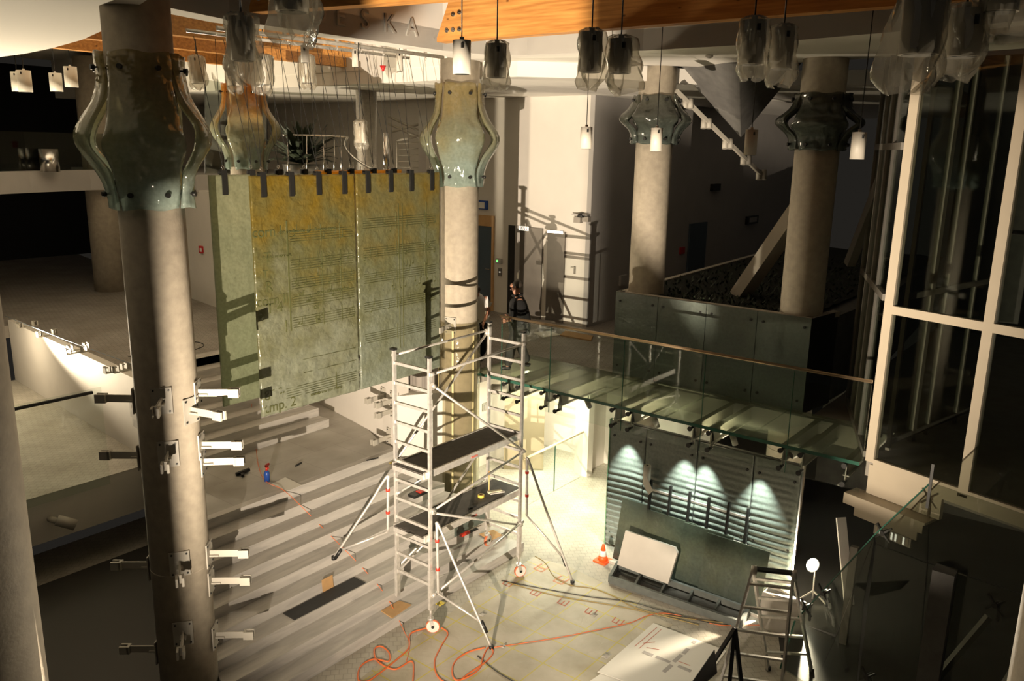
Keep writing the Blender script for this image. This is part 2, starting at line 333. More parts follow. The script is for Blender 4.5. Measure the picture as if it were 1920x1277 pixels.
def smooth_path(pts, n=6):
    pts = [Vector(p) for p in pts]; out = []
    for i in range(len(pts)-1):
        p0 = pts[max(i-1,0)]; p1 = pts[i]; p2 = pts[i+1]; p3 = pts[min(i+2, len(pts)-1)]
        for k in range(n):
            t = k/n; out.append(.5*((2*p1)+(-p0+p2)*t+(2*p0-5*p1+4*p2-p3)*t*t+(-p0+3*p1-3*p2+p3)*t**3))
    out.append(pts[-1]); return out

# ================================================================== THE SETTING
ZL, ZU, HR, TR, Y1 = 1.431, 2.70, .159, .305, 7.82
struct('floor_lower', MB().prism([(-2,-6),(24,-6),(24,14),(-2,14)], -.25, 0), pavers)
def curved_x(y):   # the white wall beside the stairs bows gently
    t = max(0,(y-10.3)/10.3); return 9.86 + 2.0*t**.8
cw = MB(); ys = [10.3+i*.6 for i in range(18)]
inner = [Vector((curved_x(y), y, 0)) for y in ys]; outer = [Vector((curved_x(y)+.3, y, 0)) for y in ys]
up1 = [p for p in zip(inner, outer) if p[0].y <= 16]; up2 = [p for p in zip(inner, outer) if p[0].y >= 15.6]
for seg, top in ((up1, 3.15), (up2, 5.6)):
    cw.prism([p[0] for p in seg]+[p[1] for p in reversed(seg)], 0, top)
cw.prism([(9.86,10.3),(10.8,9.72),(10.95,9.9),(10.16,10.5)], 0, 2.42)
struct('wall_stairs_right', cw, white)
# upper floor slabs
uf = MB()
uf.prism([(11.35,9.75),(13.0,9.75),(13.0,7.74),(30,8.6),(30,10.6),(16,10.28),(16,26),(12.15,26),(12.15,20.6)]+[(curved_x(y)+.3, y) for y in (19.5,18,16.5,15,13.5,12,10.8)]+[(10.3,10.2)], 2.42, 2.70)
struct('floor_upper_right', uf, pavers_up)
uf = MB()
sl = lambda y: 6.64-(12.95-y)*.38 if y < 12.95 else 6.64+(y-12.95)*.12     # left side of the stairs
sr = lambda y: 10.45-(y-7.82)*.24 if y < 10.4 else 9.80+(y-10.4)*.02       # right side of the stairs
Y2 = 12.15
uf.prism([(sl(Y2+8*TR), Y2+7*TR), (sr(14), Y2+7*TR), (curved_x(14.3), 14.3)]+[(curved_x(y), y) for y in (15.5,17,18.5,20)]+[(11.9,20.6),(14,32),(-4,32),(-4,20),(7.3,20)], 2.42, 2.70)
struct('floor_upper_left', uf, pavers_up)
struct('floor_left_shade', MB().prism([(-2,4),(4.6,7.7),(4.9,8.6),(6.55,12.9),(-2,12.9)], .0005, .003), mat('shade_painted_floor', (.05,.047,.04), .6))  # thin dark overlay; the shade beside the stairs is painted into its colour
struct('floor_right_shade', MB().prism([(11.74,3.55),(11.74,6.6),(13.6,6.6),(13.6,7.6),(24,7.6),(24,-6),(4,-6),(8.9,-.2),(10.08,3.12),(10.9,3.5)], .0005, .003), mat('shade_painted_stone', (.03,.03,.028), .35))  # near-black overlay sheet with the room's shade painted into its stone colour
# stairs
st = root('staircase', (7.9, 10.4, 0), 'wide pale marble staircase with a landing halfway, narrowing as it climbs', 'staircase')
m = MB()
for i in range(9):
    y0 = Y1+i*TR; y1 = y0+TR if i < 8 else 10.4
    z0 = max(0, i*HR-.02); m.prism([(sl(y0),y0),(sr(y0),y0),(sr(y1),y1),(sl(y1),y1)], 0 if i < 2 else z0-HR, (i+1)*HR)
m.build('lower_flight', marble, st)
land = tile_mat('landing_stone', (.46, .44, .40), (.43, .41, .375), (.38, .36, .33), .9, 0, .008)
m = MB().prism([(sl(10.4),10.4),(9.85,10.4),(9.9,10.8),(curved_x(11.5),11.5),(curved_x(13),13),(curved_x(14.3),14.3),(9.84,14.3),(9.84,Y2),(sl(Y2),Y2),(sl(12.95),12.95)], ZL-.2, ZL)
m.build('landing', land, st)
m = MB()
for i in range(8):
    y0 = Y2+i*TR; y1 = y0+TR*1.0; m.prism([(sl(y0),y0),(9.82,y0),(9.82,y1),(sl(y1),y1)], ZL if i < 1 else ZL+(i-1)*HR, ZL+(i+1)*HR)
m.build('upper_flight', marble, st)
# left landing slab, stair wall
m = MB(); m.prism([(2.0,12.95),(6.64,12.95),(6.75,13.3),(7.32,20),(2.0,20)], ZL-.001, ZL); m2 = MB().prism([(2.0,12.96),(6.63,12.96),(6.67,13.3),(7.15,20),(2.0,20)], .65, ZL-.002)
struct('floor_left_landing', m, pavers); struct('trim_1', m2, white)
m = MB(); 
for (xa, ya), (xb, yb) in (((6.70,13.3),(7.24,20.0)),):
    m.prism([(xa,ya),(xb,yb),(xb+.16,yb),(xa+.16,ya)], ZL, 2.82)
m.poly3([(6.70,13.3,ZL),(6.70,13.3,2.82),(6.64,12.95,2.55),(6.6,12.2,1.75),(6.55,12.1,1.45)], .12)
struct('wall_stairs_left', m, white)
m = MB().prism([(6.5,13.0),(6.56,12.96),(5.05,8.35),(4.98,8.4)], 0, .02); 
m = MB().prism([(sl(12.9)-.03,12.94),(sl(12.9)+.02,12.94),(sl(8)+.02,7.95),(sl(8)-.03,7.95)], 0, .001)
# back and side walls
struct('wall_doors', MB().prism([(16,10.30),(16.3,10.30),(16.3,26),(16,26)], 2.7, 9.2), white)
wr = MB(); a0 = Vector((16.001,10.28,0))
wr.add([(15.99,10.28,2.0),(30,10.28,2.0),(30,10.28,7.95),(15.99,10.28,7.95),(15.99,10.4,2.0),(30,10.4,2.0),(30,10.4,7.95),(15.99,10.4,7.95)],
       [(0,1,2,3),(7,6,5,4),(0,4,5,1),(1,5,6,2),(2,6,7,3),(3,7,4,0)])
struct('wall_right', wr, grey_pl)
struct('wall_back', MB().prism([(12.3,26),(16.3,26),(16.3,26.3),(12.3,26.3)], 2.7, 9.2), white)
struct('wall_back_left', MB().prism([(-9,31),(15,31),(15,31.3),(-9,31.3)], 2.7, 9.2), mat('shade_painted_wall', (.012,.012,.012), .9))  # the hall's darkness is put into this near-black wall colour
# ceilings
FAS = [(2.2,6.6),(3.4,7.75),(4.9,8.75),(6.05,9.05),(7.36,9.02),(9.65,8.97),(10.4,8.75),(10.75,8.2),(11.09,6.35),(11.16,4.92),(10.81,2.65),(10.5,.8),(10.2,-.5)]
def off(poly, d):
    out = []
    for i, p in enumerate(poly):
        a = Vector(poly[max(i-1,0)]); b = Vector(poly[min(i+1,len(poly)-1)]); t = (b-a).normalized(); out.append((p[0]-t.y*d, p[1]+t.x*d))
    return out
F2 = off(FAS, .9)
fm = MB(); 
for i in range(len(FAS)-1):
    fm.add([(*FAS[i],8.2),(*FAS[i+1],8.2),(*FAS[i+1],9.9),(*FAS[i],9.9),(*off(FAS,.12)[i],8.2),(*off(FAS,.12)[i+1],8.2),(*off(FAS,.12)[i+1],9.9),(*off(FAS,.12)[i],9.9)],
           [(0,1,2,3),(7,6,5,4),(0,4,5,1),(3,2,6,7)])
ring = struct('ceiling_ring_fascia', fm, ceil_m)
sm = MB(); n = len(FAS)
for i in range(n-1):
    wdt = .35 if i < 6 else (1.2 if i < 8 else 2.6)
    wd2 = .35 if i+1 < 6 else (1.2 if i+1 < 8 else 2.6)
    a, b = FAS[i], FAS[i+1]; c = off(FAS, wd2)[i+1]; d = off(FAS, wdt)[i]
    sm.prism([a, b, c, d], 8.201, 8.5)
struct('ceiling_ring_soffit', sm, ceil_m)
struct('ceiling_high', MB().prism([(2,9.2),(11.4,9.2),(11.4,26),(2,26)], 9.0, 9.2), ceil_m)
struct('ceiling_step', MB().prism([(11.38,9.2),(11.5,9.2),(11.5,26),(11.38,26)], 8.2, 9.2), ceil_m)
struct('ceiling_low', MB().prism([(11.4,8.9),(12.6,7.6),(14.5,6.8),(15.5,4.0),(30,4.0),(30,26),(11.4,26)], 7.95, 8.2), ceil_m)
disc = MB().prism([(4.40,7.9),(4.72,8.9),(5.18,10.2),(5.6,11.8),(5.86,13.3),(6.0,14.6),(6.02,15.8),(5.7,17.5),(1,19),(-3,17),(-3,9),(2,7.0)], 8.1, 8.4)
struct('ceiling_left_disc', disc, ceil_m)
# sloping lit ceiling beyond the right wall and dark inverted pyramid skylight
ap = od(1389,258,15.5); pts = [od(1262,116,14.6), od(1386,119,13.2), od(1508,112,14.6)]
pm = MB(); back = od(1390,60,17.5)
pm.add([ap, *pts, back], [(0,1,2),(0,2,3),(0,3,4),(0,4,1),(1,4,3,2)])
struct('ceiling_skylight_pyramid', pm, conc_dk)
# ================================================================== COLUMNS AND GLASS COLLARS
def column(x, y, r, z0, z1, label, m=conc, group='round concrete columns', name='concrete_column', extra=None):
    t = root(name, (x, y, z0), label, 'column', group)
    a = MB().cyl((x,y,z0), (x,y,z1), r, n=48); a.build('shaft', m, t)
    j = MB()
    for z in ((z0+1.9),): j.lathe((x,y,0), [(r+.001,z-.006),(r+.004,z-.006),(r+.004,z+.006),(r+.001,z+.006)], 40)
    j.build('casting_joint', m, t)
    return t
C1 = (4.64,8.58); C2 = (9.91,14.51); C3 = (10.96,9.79); CA = (13.42,7.35); CB = (13.38,4.45)
column(*C1, .335, 0, 8.22, 'tall beige concrete column in the left foreground carrying rows of white steel brackets')
column(*C2, .33, 2.7, 9.0, 'pale concrete column behind the hanging glass sheets, with a yellow-topped collar')
column(*C3, .335, 0, 8.22, 'concrete column behind the scaffold tower, lower half wrapped in clear film')
column(*CA, .325, 0, 8.2, 'left one of the two concrete columns rising out of the dark planter box')
column(*CB, .335, 0, 8.2, 'right one of the two concrete columns rising out of the dark planter box')
column(1.42, 4.95, .33, 0, 8.3, 'blurred dark concrete column at the left edge of the picture')
column(4.90, -.04, .33, 0, 8.3, 'brownish concrete column at the bottom right corner of the picture')
column(11.1, 22.9, .5, 2.7, 8.9, 'shaded thick column in the far dark hall, left of the bracketed column')
column(12.9, 14.3, .23, 2.7, 7.95, 'slim brown column beside the far gallery handrail', steel)
tag(bpy.data.objects['concrete_column.008'], group='') if False else None

def collar(c, z0, z1, rt, rb, rm, label, m, az0, group, tm=.45, hw=46, seed=0):
    hw = hw-6
    rnd = random.Random(seed)
    t = root('glass_collar', (c[0], c[1], z0), label, 'glass ornament', group)
    N, K = 26, 14
    for q in range(4):
        a0 = az0+q*90; P = []
        ph = [rnd.uniform(0, 6) for _ in range(4)]
        for i in range(N+1):
            s_ = i/N; z = z0+(z1-z0)*s_
            # baluster profile: straight foot, bulge, straight neck
            b = math.exp(-((s_-tm)/.20)**2); base = rb+(rt-rb)*s_
            r = base+(rm-base)*b + .012*math.sin(9*s_+ph[0])
            h = math.radians(hw*(1-.10*b) + 2.2*math.sin(11*s_+ph[1]) + 1.5*math.sin(23*s_+ph[2]))
            row = []
            for k in range(K+1):
                a = math.radians(a0)+h*(2*k/K-1)
                rr = r + .012*math.sin(5*a+6*s_+ph[3])+.008*math.sin(17*a+13*s_)
                row.append(Vector((c[0]+rr*math.cos(a), c[1]+rr*math.sin(a), z+.012*math.sin(7*a+ph[1])*(1 if i in (0, N) else 0))))
            P.append(row)
        shl = MB().shell(P, .035).build('glass_shell', m, t)
        for zz, rr in ((z0+.12*(z1-z0)*.8, rb), (z1-.10*(z1-z0), rt)):
            for da in (-22, 22):
                f = MB(); a = math.radians(a0+da); u = Vector((math.cos(a), math.sin(a), 0)); p = Vector((c[0],c[1],zz))
                f.cyl(p+u*.33, p+u*(rr+.02), .012, n=8); f.cyl(p+u*(rr+.02), p+u*(rr+.06), .026, n=12)
                f.build('fixing_bolt', darksteel, shl)
    return t
G = 'glass collars around the column heads'
collar(C1, 6.10, 7.66, .43, .43, .66, 'large greenish cast glass collar on the left foreground column', collar_m, 240, G, .47, 47, 1)
collar(C2, 6.28, 7.90, .42, .40, .66, 'cast glass collar with orange-yellow top behind the hanging sheets', art_glass('collar_glass_amber', (.78,.36,.03), (.42,.52,.46), 6.28, 8.0, tone=(.62,.55,.32), trans=.42, rough=.1, bump=.9, bscale=3.5), 236, G, .47, 42, 2)
collar(C3, 6.12, 7.83, .42, .42, .68, 'green-grey cast glass collar on the column behind the scaffold', collar_m, 222, G, .47, 46, 3)
collar(CA, 6.90, 7.72, .40, .42, .64, 'short dark glass collar on the left planter column', collar_d, 209, G, .50, 48, 4)
collar(CB, 6.84, 7.68, .42, .43, .66, 'short dark glass collar on the right planter column', collar_d, 198, G, .50, 48, 5)
# clear film sleeve on column behind scaffold + clamp
t = root('film_sleeve', (*C3, .2), 'clear plastic film sleeve with yellow tape wrapped round the column behind the scaffold', 'protective film')
a = MB(); c3 = Vector((*C3,0))
a.lathe(c3, [(.385,.2),(.39,1.2),(.383,2.4),(.39,3.35),(.36,3.72)], 32); a.build('film', filmtube, t)
for az in (150, 205, 262):
    a = MB(); u = Vector((math.cos(math.radians(az)), math.sin(math.radians(az)), 0))*.395; a.bar(c3+u+Vector((0,0,.3)), c3+u+Vector((0,0,3.6)), .035, .006, (u.x,u.y,0))
    a.build('tape', mat('masking_tape', (.55,.48,.25), .6), t)

# ------------------------------------------------------------------ brackets
def make_bracket(name, arm, parts_len=.14, double=False):
    """plate stands in the local yz plane at x=0, arm runs along +x"""
    def bld(label, loc, rz, group, blockdrop=0, up=0):
        t = root(name, (0,0,0), label, 'bracket', group)
        a = MB().box((0,-.11,-.15), (.014,.11,.15)); a.build('mounting_plate', whitep, t)
        for yy in (-.08,.08):
            for zz in (-.12,.12): MB().cyl((.013,yy,zz), (.024,yy,zz), .012, n=6).build('bolt', darksteel, t)
        a = MB(); a.bar((.01,0,up), (arm,0,up-blockdrop), .02, .085)
        a.bar((.01,-.0,up-.02), (.12,.0,up-.02), .07, .02)
        a.build('arm', whitep, t)
        a = MB(); z = up-blockdrop
        a.box((arm-.01,-.045,z-.05), (arm+.02,.045,z+.05)); a.box((arm,-.045,z-.05), (arm+.11,-.02,z+.05)); a.box((arm,.02,z-.05), (arm+.11,.045,z+.05))
        a.build('clamp_jaw', whitep, t)
        t.location = loc; t.rotation_euler = (0,0,rz); return t
    return bld
bk = make_bracket('steel_bracket', .36)
BRG = 'white steel clamp brackets on the left foreground column'
def colpt(z, az, r=.338): a = math.radians(az); return (C1[0]+r*math.cos(a), C1[1]+r*math.sin(a), z)
def zc(px, py): p = oy(px, py, 8.45); return p.z
protos = {}
lv = [('right',-48,424,740,'topmost'),('right',-48,432,838,'second'),('right',-44,436,868,'third'),('right',-48,450,1040,'fourth'),('right',-48,454,1091,'fifth'),('right',-48,460,1193,'lowest')]
firstb = None
def place_b(az, z, label):
    global firstb
    if firstb is None:
        firstb = bk(label, colpt(z, az), math.radians(az), BRG); return firstb
    return dup(firstb, colpt(z, az), math.radians(az), label, BRG)
for side, az, px, py, wn in lv:
    a = math.radians(az); tip = Vector((C1[0]+.75*math.cos(a), C1[1]+.75*math.sin(a), 0))
    z = ow(px, py, C1, (tip.x, tip.y)).z if False else oy(px, py, tip.y).z
    place_b(az, z, f'white clamp bracket on the right side of the left foreground column, {wn} of that side')
for az, px, py, wn in ((128,228,738,'topmost'),(130,238,842,'second'),(130,262,1043,'third'),(130,280,1196,'lowest')):
    a = math.radians(az); tip = Vector((C1[0]+.75*math.cos(a), C1[1]+.75*math.sin(a), 0))
    place_b(az, oy(px, py, tip.y).z, f'white clamp bracket on the left side of the left foreground column, {wn} of that side')
for az, px, py, wn in ((232,318,768,'topmost'),(236,318,872,'second'),(240,336,1082,'third'),(236,345,1215,'lowest')):
    place_b(az, oy(px, py, C1[1]-.5).z+.04, f'white clamp bracket on the front of the left foreground column, {wn} of that side')
for az, px, py, wn in ((285,350,770,'beside the topmost front bracket'),):
    place_b(az, oy(px, py, C1[1]-.3).z, 'white clamp bracket '+wn+' of the left foreground column')
# bracket on column 3 at its sleeve top
a = math.radians(195); dup(firstb, (C3[0]+.34*math.cos(a), C3[1]+.34*math.sin(a), 3.68), a, 'white clamp bracket on the column behind the scaffold, at the film top', 'white steel clamp brackets on the film-wrapped column')
# brackets on the curved white wall
GW = 'white clamp brackets on the curved stair wall'
for i, (px, py, lb) in enumerate(((610,778,'at the head of the landing, left'),(628,788,'at the head of the landing, right'),(722,742,'high, left of the scaffold'),(733,818,'low beside the left scaffold post'),(790,792,'seen through the scaffold ladder'),(775,765,'upper one seen between scaffold rungs'))):
    y = 13.6 if i < 2 else 11.0
    for _ in range(6):
        p = ow(px, py, (curved_x(y-.3), y-.3), (curved_x(y+.3), y+.3)); y = min(max(p.y,10.4),19)
    dup(firstb, (curved_x(y)-.005, y, p.z), PI, 'white clamp bracket on the curved stair wall, '+lb, GW)
# small clamps along the left stair wall
def make_clip(label):
    t = root('glass_clamp', (0,0,0), label, 'bracket', 'small glass clamps along the top of the left stair wall')
    MB().box((-.16,-.035,0), (.16,.035,.018)).build('base_bar', whitep, t)
    for s_ in (-1, 1):
        a = MB(); x = s_*.15; a.box((x-.05,-.05,.0), (x+.05,.05,.02)); a.box((x-.05,-.05,.02), (x-.03,.05,.12)); a.box((x+.03,-.05,.02), (x+.05,.05,.12)); a.box((x-.05,-.05,.10), (x+.0,.05,.12)); a.build('jaw', whitep, t)
    return t
fc = None
for i, (px, py) in enumerate(((48,612),(90,628),(162,652),(122,664),(220,694),(252,690))):
    p = oz(px, py, 2.84); x = 6.78+(p.y-13.3)*.0806
    lb = 'white clamp on the left stair wall, ' + ['at the far top end under the bright lamp','second from the far end','upper one above the cable sag','outer one of the middle pair','front one by the bracketed column','back one by the bracketed column'][i]
    x += (-.12 if i in (3,4) else 0)
    if fc is None: fc = make_clip(lb); fc.location = (x, p.y, 2.82)
    else: dup(fc, (x, p.y, 2.82), 0, lb)
tag(MB().tube([(7.05,19.6,3.0),(6.95,16.5,2.97),(6.9,13.6,2.96)], .006).build('taut_cord', mat('blue_cord', (.25,.32,.40), .5)), 'thin bluish cord stretched above the left stair wall clamps', 'cord')

# ------------------------------------------------------------------ hanging art glass
AF, AB = 9.60, 10.20
def artpanel(x0, x1, y, z0, z1, m, label, seed, t=.03, relief=.022):
    rt_ = root('hanging_glass_sheet', ((x0+x1)/2, y, z0), label, 'glass panel', 'hanging cast glass sheets with engraved music')
    rnd = random.Random(seed); NX, NZ = 60, 100; P = []
    import mathutils
    for i in range(NZ+1):
        row = []
        for j in range(NX+1):
            x = x0+(x1-x0)*j/NX; z = z0+(z1-z0)*i/NZ
            lowz = max(0, 1-(z-z0)/1.5)
            d = mathutils.noise.noise(Vector((x*3, z*3, seed)))*.006 + relief*lowz*(mathutils.noise.noise(Vector((x*5, z*5, seed+3)))*1.2+.6*mathutils.noise.noise(Vector((x*13, z*13, seed+5))))
            row.append(Vector((x, y+d, z)))
        P.append(row)
    return MB().shell(P, -t).build('glass_sheet', m, rt_)
pfL = artpanel(6.56, 8.37, AF, 3.02, 6.37, art_y, 'front left hanging glass sheet, yellow at the top, engraved with music and the word corn', 1)
pfR = artpanel(8.40, 10.22, AF, 3.02, 6.37, art_glass('olive_cast_glass', (.30,.22,.045), (.36,.40,.32), 2.6, 7.0, tone=(.24,.25,.13), trans=.12, rough=.2, bump=.4, bscale=9), 'front right hanging glass sheet with olive staff lines, nearest the film-wrapped column', 5, relief=.006)
pbL = artpanel(6.34, 8.10, AB, 3.10, 6.36, art_g, 'pale green hanging glass sheet at the back left, showing a clear lower corner', 9, relief=.004)
pbR = artpanel(8.14, 9.93, AB, 3.10, 6.40, art_o, 'rear right hanging glass sheet, only its orange upper edge showing', 12, relief=.004)
m = MB(); m.cyl((8.385,AF,3.45), (8.385,AF,3.58), .03, n=12); tag(m.build('sheet_connector', chrome), 'small steel connector joining the two front glass sheets low down', 'connector')
def text(s, size, loc, parent, m=greenstone, name='engraved_text', rot=(PI/2,0,0), ext=.004, sx=1):
    cu = bpy.data.curves.new(name, 'FONT'); cu.body = s; cu.size = size; cu.extrude = ext
    o = bpy.data.objects.new(name, cu); COL.objects.link(o)
    dg = bpy.context.evaluated_depsgraph_get(); me = bpy.data.meshes.new_from_object(o.evaluated_get(dg)); bpy.data.objects.remove(o)
    me.materials.clear(); me.materials.append(m); o = bpy.data.objects.new(name, me); COL.objects.link(o)
    o.rotation_euler = rot; o.scale = (sx,1,1)
    if parent is not None: o.parent = parent; o.location = Vector(loc)-ORG[parent.name]
    else: o.location = loc
    return o
YF = AF-.034
for s_, sz, px, py in (('corn I',.20,470,446),('corn II',.20,478,576),('T 4',.20,497,588),('T',.20,492,492),('R',.20,495,547),('B',.17,589,606),('gr.c.',.20,494,745),('tmp. 2',.21,494,775),('of',.12,557,556),('of',.12,585,580),('T',.14,490,520)):
    p = oy(px, py, AF); text(s_, sz, (p.x, YF, p.z), pfL)
for s_, sz, px, py in (('poco allontanandosi',.075,592,551),('con sordino ma corn II come sopra',.07,520,438),('frullato sempre sim.',.06,490,485),('membrana con mano',.07,580,742)):
    p = oy(px, py, AF); text(s_, sz, (p.x, YF, p.z), pfL)
def staff(parent, x0, x1, z, n=5, gap=.035, ticks=()):
    a = MB()
    for k in range(n): a.box((x0,YF-.003,z+k*gap-.0028), (x1,YF+.004,z+k*gap+.0028))
    for tx in ticks: a.box((tx-.005,YF-.004,z-.03), (tx+.005,YF+.004,z+gap*n+.04))
    a.build('engraved_staff', greenstone, parent)
for zz in (5.45, 5.05, 4.78, 4.52, 4.22): staff(pfL, 7.15, 8.3, zz, ticks=(7.7, 8.05))
staff(pfL, 6.98, 8.3, 3.20, ticks=(7.9,)); staff(pfL, 7.3, 8.3, 3.52, n=2, gap=.2)
m = MB(); m.box((7.10,YF-.004,4.18), (7.12,YF+.004,5.75)); m.box((7.02,YF-.004,4.18), (7.035,YF+.004,4.35)); m.build('engraved_bar_line', greenstone, pfL)
for zz in (5.55, 5.1, 4.7, 4.25, 3.75): staff(pfR, 8.5, 10.1, zz, ticks=(9.2, 9.85))
m = MB()
for xx in (9.25, 9.33, 9.88): m.box((xx,YF-.004,3.55), (xx+.012,YF+.004,5.9))
m.build('engraved_bar_line', greenstone, pfR)
# notes: small slanted heads and stems engraved in the sheets
rn = random.Random(4)
for par, xa, xb in ((pfL,7.2,8.3),(pfR,8.5,10.1)):
    a = MB()
    for _ in range(46):
        x = rn.uniform(xa, xb); z = rn.choice((5.45,5.05,4.78,4.52,4.22))+rn.uniform(0,.16); a.bar((x,YF,z), (x+.03,YF,z+.012), .008, .02, (0,0,1)); a.box((x+.026,YF-.003,z), (x+.031,YF+.003,z+.10))
    a.build('engraved_note', greenstone, par)
# rail and wires
rl = root('hanging_rail', (8.4,10.1,8.26), 'long grey steel tube under the ring from which the glass sheets hang', 'rail')
A_, B_ = Vector((6.45,9.95,8.22)), Vector((10.5,9.75,8.22))
MB().cyl(A_, B_, .03, n=12).build('tube', steel, rl)
A2, B2 = Vector((6.35,10.5,8.22)), Vector((10.3,10.35,8.22))
hk = MB()
for k in range(9):
    p = A_.lerp(B_, (k+.3)/9.2); hk.tube([p+Vector((0,0,-.03)), p+Vector((0,.02,-.06)), p+Vector((0,0,-.09)), p+Vector((0,-.02,-.06)), p+Vector((0,0,-.03))], .006, 6); hk.box(p+Vector((-.02,-.02,.02)), p+Vector((.02,.02,.3)))
hk.build('eye_hook', steel, rl)
def sheet_clamp(label, g):
    t = root('sheet_clamp', (0,0,0), label, 'clamp', g)
    a = MB().box((-.038,-.062,-.30), (.038,-.036,.03)); a.box((-.038,.004,-.30), (.038,.03,.03)); a.box((-.038,-.062,.01), (.038,.03,.035)); a.build('jaw_plates', darksteel, t)
    a = MB().tube([(0,-.015,.03),(.0,-.015,.05)], .007, 6); a.tube([(0.02*math.cos(q*PI/4),-.015,.07+.02*math.sin(q*PI/4)) for q in range(9)], .005, 6); a.build('eye_bolt', chrome, t)
    MB().box((-.075,-.045,-.02), (-.038,-.01,.015)).build('tab', darksteel, t)
    return t
fr_px = (490,543,594,642,686,729,768,806); bk_px = (418,471,522,570,614,657,699,737)
cl0 = None
ordn = ['first','second','third','fourth','fifth','sixth','seventh','eighth']
def wires(p, top, lab, grp):
    a = MB()
    for dx in (-.16, .16): a.cyl(p+Vector((0,-.015,.09)), top+Vector((dx,0,0)), .004, n=5, cap=False)
    tag(a.build('suspension_wire', darksteel), lab, 'wire', grp)
for row, pxs, Y, rA, rB, gn in (('front', fr_px, AF, A_, B_, 'clamps along the top of the front glass sheets'), ('rear', bk_px, AB, A2, B2, 'clamps along the top of the rear glass sheets')):
    for k, px in enumerate(pxs):
        x = oy(px, 345, Y).x; p = Vector((x, Y, 6.36+.02 if row == 'front' else 6.39))
        lb = f'dark clamp on the {row} hanging glass, {ordn[k]} from the left'
        if cl0 is None: cl0 = sheet_clamp(lb, gn); cl0.location = p
        else: dup(cl0, p, 0, lb, gn)
        tp = Vector((x+.05, rA.y, 8.16))
        wires(p, tp, f'pair of thin wires above the {ordn[k]} {row} clamp from the left', f'suspension wires of the {row} glass sheets')
tag(MB().cyl(A2, B2, .025, n=10).build('hanging_rail', steel), 'second grey tube behind, holding the rear glass sheets', 'rail')
fm2 = mat('fascia_letters', (.40,.38,.34), .8)
a_ = Vector((*FAS[4],0)); 
lt = root('raised_lettering', (8.4,8.99,8.9), 'raised letters DESKA spaced out along the grey ring above the hanging glass', 'lettering')
for ch, px, py in (('D',581,41),('E',628,47),('S',675,52),('K',718,59),('A',760,66)):
    p = ow(px, py, FAS[4], FAS[5]); p.y -= .012
    text(ch, .36, (p.x, p.y, p.z), lt, fm2, 'letter', (PI/2,0,-.02), .012)

# ------------------------------------------------------------------ timber beams
def beam(name, p, q, wd, h, label, bolts=(), chamfer=.5):
    p, q = Vector(p), Vector(q); d = (q-p).normalized(); s_ = Vector((-d.y, d.x, 0))*wd/2
    t = root(name, (p.x,p.y,p.z), label, 'beam', None)
    a = MB(); prof = [p, q, q+Vector((0,0,h)), p+d*chamfer+Vector((0,0,h)), p+Vector((0,0,.06))]
    n = len(prof); a.add([v-s_ for v in prof]+[v+s_ for v in prof], [tuple(range(n))[::-1], tuple(range(n,2*n))]+[(i,(i+1)%n,n+(i+1)%n,n+i) for i in range(n)])
    o = a.build('timber', wood, t)
    if bolts:
        for bx, bz in bolts:
            c = p+d*bx+Vector((0,0,bz))
            a = MB().cyl(c-s_*1.18, c+s_*1.18, .032, n=10); a.cyl(c-s_*1.3, c+s_*1.3, .016, n=6)
            a.build('bolt', chrome, t)
    return t
beam('glulam_beam', (9.50,8.86,8.29), (9.72,-.5,8.29), .2, .95, 'big knotty orange glulam beam with bolted slanted end, crossing the top of the picture', ((.20,.15),(.32,.15),(.44,.15),(.32,.36),(.44,.38)), .42)
beam('glulam_beam', (6.32,8.92,8.30), (8.2,.4,8.30), .2, .95, 'glulam beam along the top edge whose end carries a dark wrapped lamp', ((.15,.15),(.3,.15)), .3)
beam('glulam_beam', (10.35,2.2,8.30), (10.2,-1.5,8.30), .2, .9, 'short piece of timber beam in the top right corner', (), .1)
for i, (px, py, px2) in enumerate(((320,63,660),(320,88,640),(320,110,395))):
    p = oz(px, py, 8.3); e = oz(px2, py+(px2-px)*.125, 8.3)
    lb = ['orange timber beam under the far ceiling, farthest left of the clear white strip','orange timber beam behind the hanging rail, middle one of three','orange timber beam behind the left column, lowest in the picture'][i]
    x1 = e.x if i != 1 else 10.3
    lb = ['upper','middle','lowest'][i]+' of the three orange timber beams behind the left foreground column'
    beam('glulam_beam', (max(e.x, p.x+1.2) if i < 2 else p.x+1.4, p.y, 8.28), (-1, p.y, 8.28), .18, .42, lb, ((.15,.2),(.35,.2)), .05)
tag(MB().cyl(od(545,68,13.2), od(820,68,13.4), .001, n=3).build('x_', steel), 'x', 'x') if False else None

